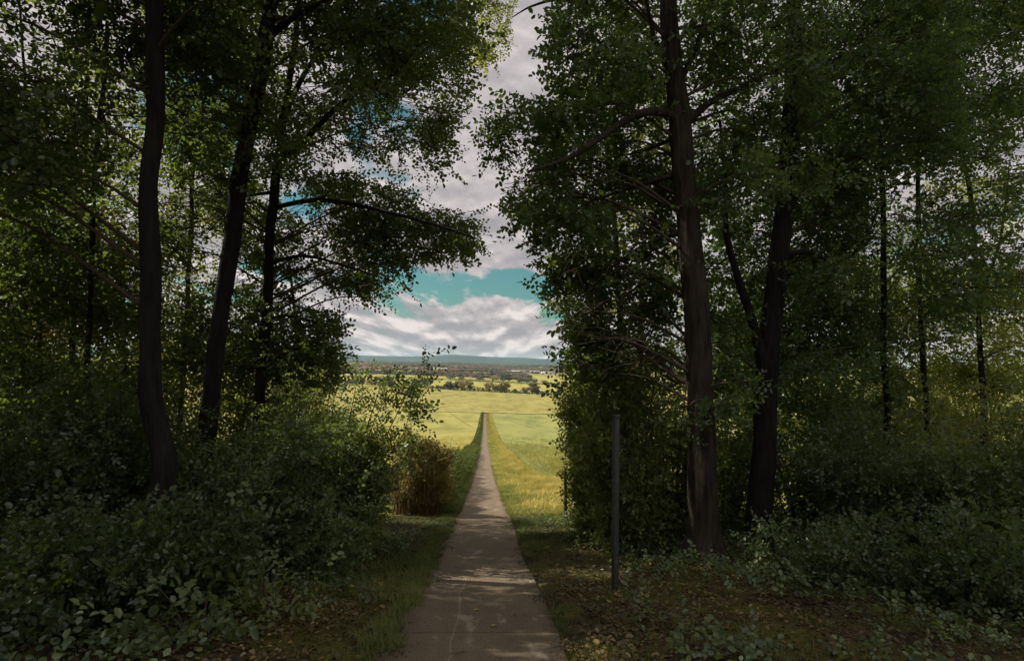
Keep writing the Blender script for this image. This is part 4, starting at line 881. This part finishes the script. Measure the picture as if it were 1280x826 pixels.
# ------------------------------------------------------------------ light
sd = Vector((math.sin(SUN_AZ)*math.cos(SUN_EL), math.cos(SUN_AZ)*math.cos(SUN_EL), math.sin(SUN_EL)))
sl = bpy.data.lights.new('sun', 'SUN'); sl.energy = 4.0; sl.angle = R(.53); sl.color = (1, .93, .80)
so = bpy.data.objects.new('sun', sl); COL.objects.link(so); so.rotation_euler = (-sd).to_track_quat('-Z', 'Y').to_euler(); so.location = (-20, 10, 30)

w = bpy.data.worlds.new('World'); sc.world = w; w.use_nodes = True; nt = w.node_tree; nt.nodes.clear()
sky = N(nt, 'ShaderNodeTexSky', sky_type='NISHITA', sun_disc=False, sun_elevation=SUN_EL, sun_rotation=SUN_AZ)
tc = N(nt, 'ShaderNodeTexCoord'); sp = N(nt, 'ShaderNodeSeparateXYZ'); nt.links.new(tc.outputs['Generated'], sp.inputs[0])
Xd, Yd, Zd = sp.outputs
Az = M_(nt, 'ARCTAN2', Xd, Yd)
El = M_(nt, 'DIVIDE', Zd, M_(nt, 'MAXIMUM', M_(nt, 'SQRT', M_(nt, 'ADD', M_(nt, 'MULTIPLY', Xd, Xd), M_(nt, 'MULTIPLY', Yd, Yd))), .02))
def planar(dz):
    """cloud layer coordinates: puffs shrink towards the horizon"""
    e = M_(nt, 'ADD', M_(nt, 'MAXIMUM', M_(nt, 'ADD', El, dz), -.02), .050)
    cb = N(nt, 'ShaderNodeCombineXYZ'); nt.links.new(M_(nt, 'DIVIDE', Az, e), cb.inputs[0]); nt.links.new(M_(nt, 'MULTIPLY', M_(nt, 'LOGARITHM', e, math.e), 1.75), cb.inputs[1]); return cb.outputs[0]
def cn(dz, s1=1.55):
    v = planar(dz); a = noise(nt, v, s1, 10, .56); return a
Ys = M_(nt, 'MAXIMUM', Yd, .05); U = M_(nt, 'DIVIDE', Xd, Ys); Vv = M_(nt, 'DIVIDE', Zd, Ys)
def gauss(u0, v0, su, sv):
    a = M_(nt, 'DIVIDE', M_(nt, 'SUBTRACT', U, u0), su); b = M_(nt, 'DIVIDE', M_(nt, 'SUBTRACT', Vv, v0), sv)
    return M_(nt, 'EXPONENT', M_(nt, 'MULTIPLY', M_(nt, 'ADD', M_(nt, 'MULTIPLY', a, a), M_(nt, 'MULTIPLY', b, b)), -1.0))
n0 = cn(0.0); n1 = cn(.011)
bias = .155
lowb = N(nt, 'ShaderNodeMapRange', i_1=.02, i_2=.085, i_3=.12, i_4=0.0); nt.links.new(El, lowb.inputs[0])
acc = M_(nt, 'ADD', M_(nt, 'ADD', n0, bias), lowb.outputs[0])
for (px, py, su, sv, k) in [(640,352,.085,.030,-.36), (585,378,.12,.018,-.20), (470,352,.13,.022,-.20), (690,392,.03,.014,-.2), (262,150,.09,.08,-.26), (445,165,.035,.04,-.10), (400,255,.06,.03,-.14), (630,378,.055,.016,.30), (600,340,.04,.02,.12), (640,150,.10,.22,.15), (1000,150,.4,.3,.06), (525,-20,.05,.05,-.3)]:
    d = P(px, py, 1.0); acc = M_(nt, 'ADD', acc, M_(nt, 'MULTIPLY', gauss(float(d[0]), float(d[2]), su, sv), k))
mk = N(nt, 'ShaderNodeMapRange', i_1=.495, i_2=.60); mk.interpolation_type = 'SMOOTHSTEP'; nt.links.new(acc, mk.inputs[0])
lit = M_(nt, 'ADD', M_(nt, 'MULTIPLY', M_(nt, 'SUBTRACT', n0, n1), 5.0), .44)
lit = M_(nt, 'ADD', lit, M_(nt, 'MULTIPLY', M_(nt, 'SUBTRACT', .52, n0), 1.2))
lit = M_(nt, 'MINIMUM', M_(nt, 'MAXIMUM', lit, 0.0), 1.0)
K = 10.0
cloud = ramp(nt, lit, [(0, (.19,.185,.195)), (.35, (.25,.23,.235)), (.65, (.325,.298,.298)), (1, (.45,.405,.395))])
overhead_fill = N(nt, 'ShaderNodeMapRange', i_1=.62, i_2=1.1, i_3=1.0, i_4=2.4); nt.links.new(El, overhead_fill.inputs[0]); KU = M_(nt, 'MULTIPLY', overhead_fill.outputs[0], K)  # clouds above the view made brighter, added fill for the shaded wood
skyc = mixc(nt, 1.0, sky.outputs[0], (.20, .37, .32), 'MULTIPLY')
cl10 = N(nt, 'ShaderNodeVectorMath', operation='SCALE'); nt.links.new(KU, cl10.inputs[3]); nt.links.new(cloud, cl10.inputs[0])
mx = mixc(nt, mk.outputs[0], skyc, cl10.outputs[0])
bg = N(nt, 'ShaderNodeBackground'); bg.inputs[1].default_value = .1; nt.links.new(mx, bg.inputs[0])
ow = N(nt, 'ShaderNodeOutputWorld'); nt.links.new(bg.outputs[0], ow.inputs[0])

# ------------------------------------------------------------------ air
hm, nt = mat('haze_air'); v = N(nt, 'ShaderNodeVolumePrincipled'); v.inputs['Color'].default_value = (.62, .88, .95, 1); v.inputs['Density'].default_value = 2.6e-5
v.inputs['Anisotropy'].default_value = .2
o = N(nt, 'ShaderNodeOutputMaterial'); nt.links.new(v.outputs[0], o.inputs['Volume'])
Vb, Fb = boxm((0, 9400, 50), (32000, 21000, 230)); hz = obj('haze', [(Vb, Fb)], [hm]); tag(hz, 'thin pale blue air over the plain', 'haze', kind='stuff')

# ------------------------------------------------------------------ render settings
sc.render.engine = 'CYCLES'; cy = sc.cycles
cy.use_denoising = True; cy.max_bounces = 6; cy.diffuse_bounces = 4; cy.glossy_bounces = 2; cy.transmission_bounces = 4; cy.volume_bounces = 0
cy.use_adaptive_sampling = True; cy.adaptive_threshold = .02; cy.sample_clamp_indirect = 6
sc.view_settings.view_transform = 'Standard'; sc.view_settings.look = 'None'; sc.view_settings.exposure = 0.9; sc.view_settings.gamma = 1.0
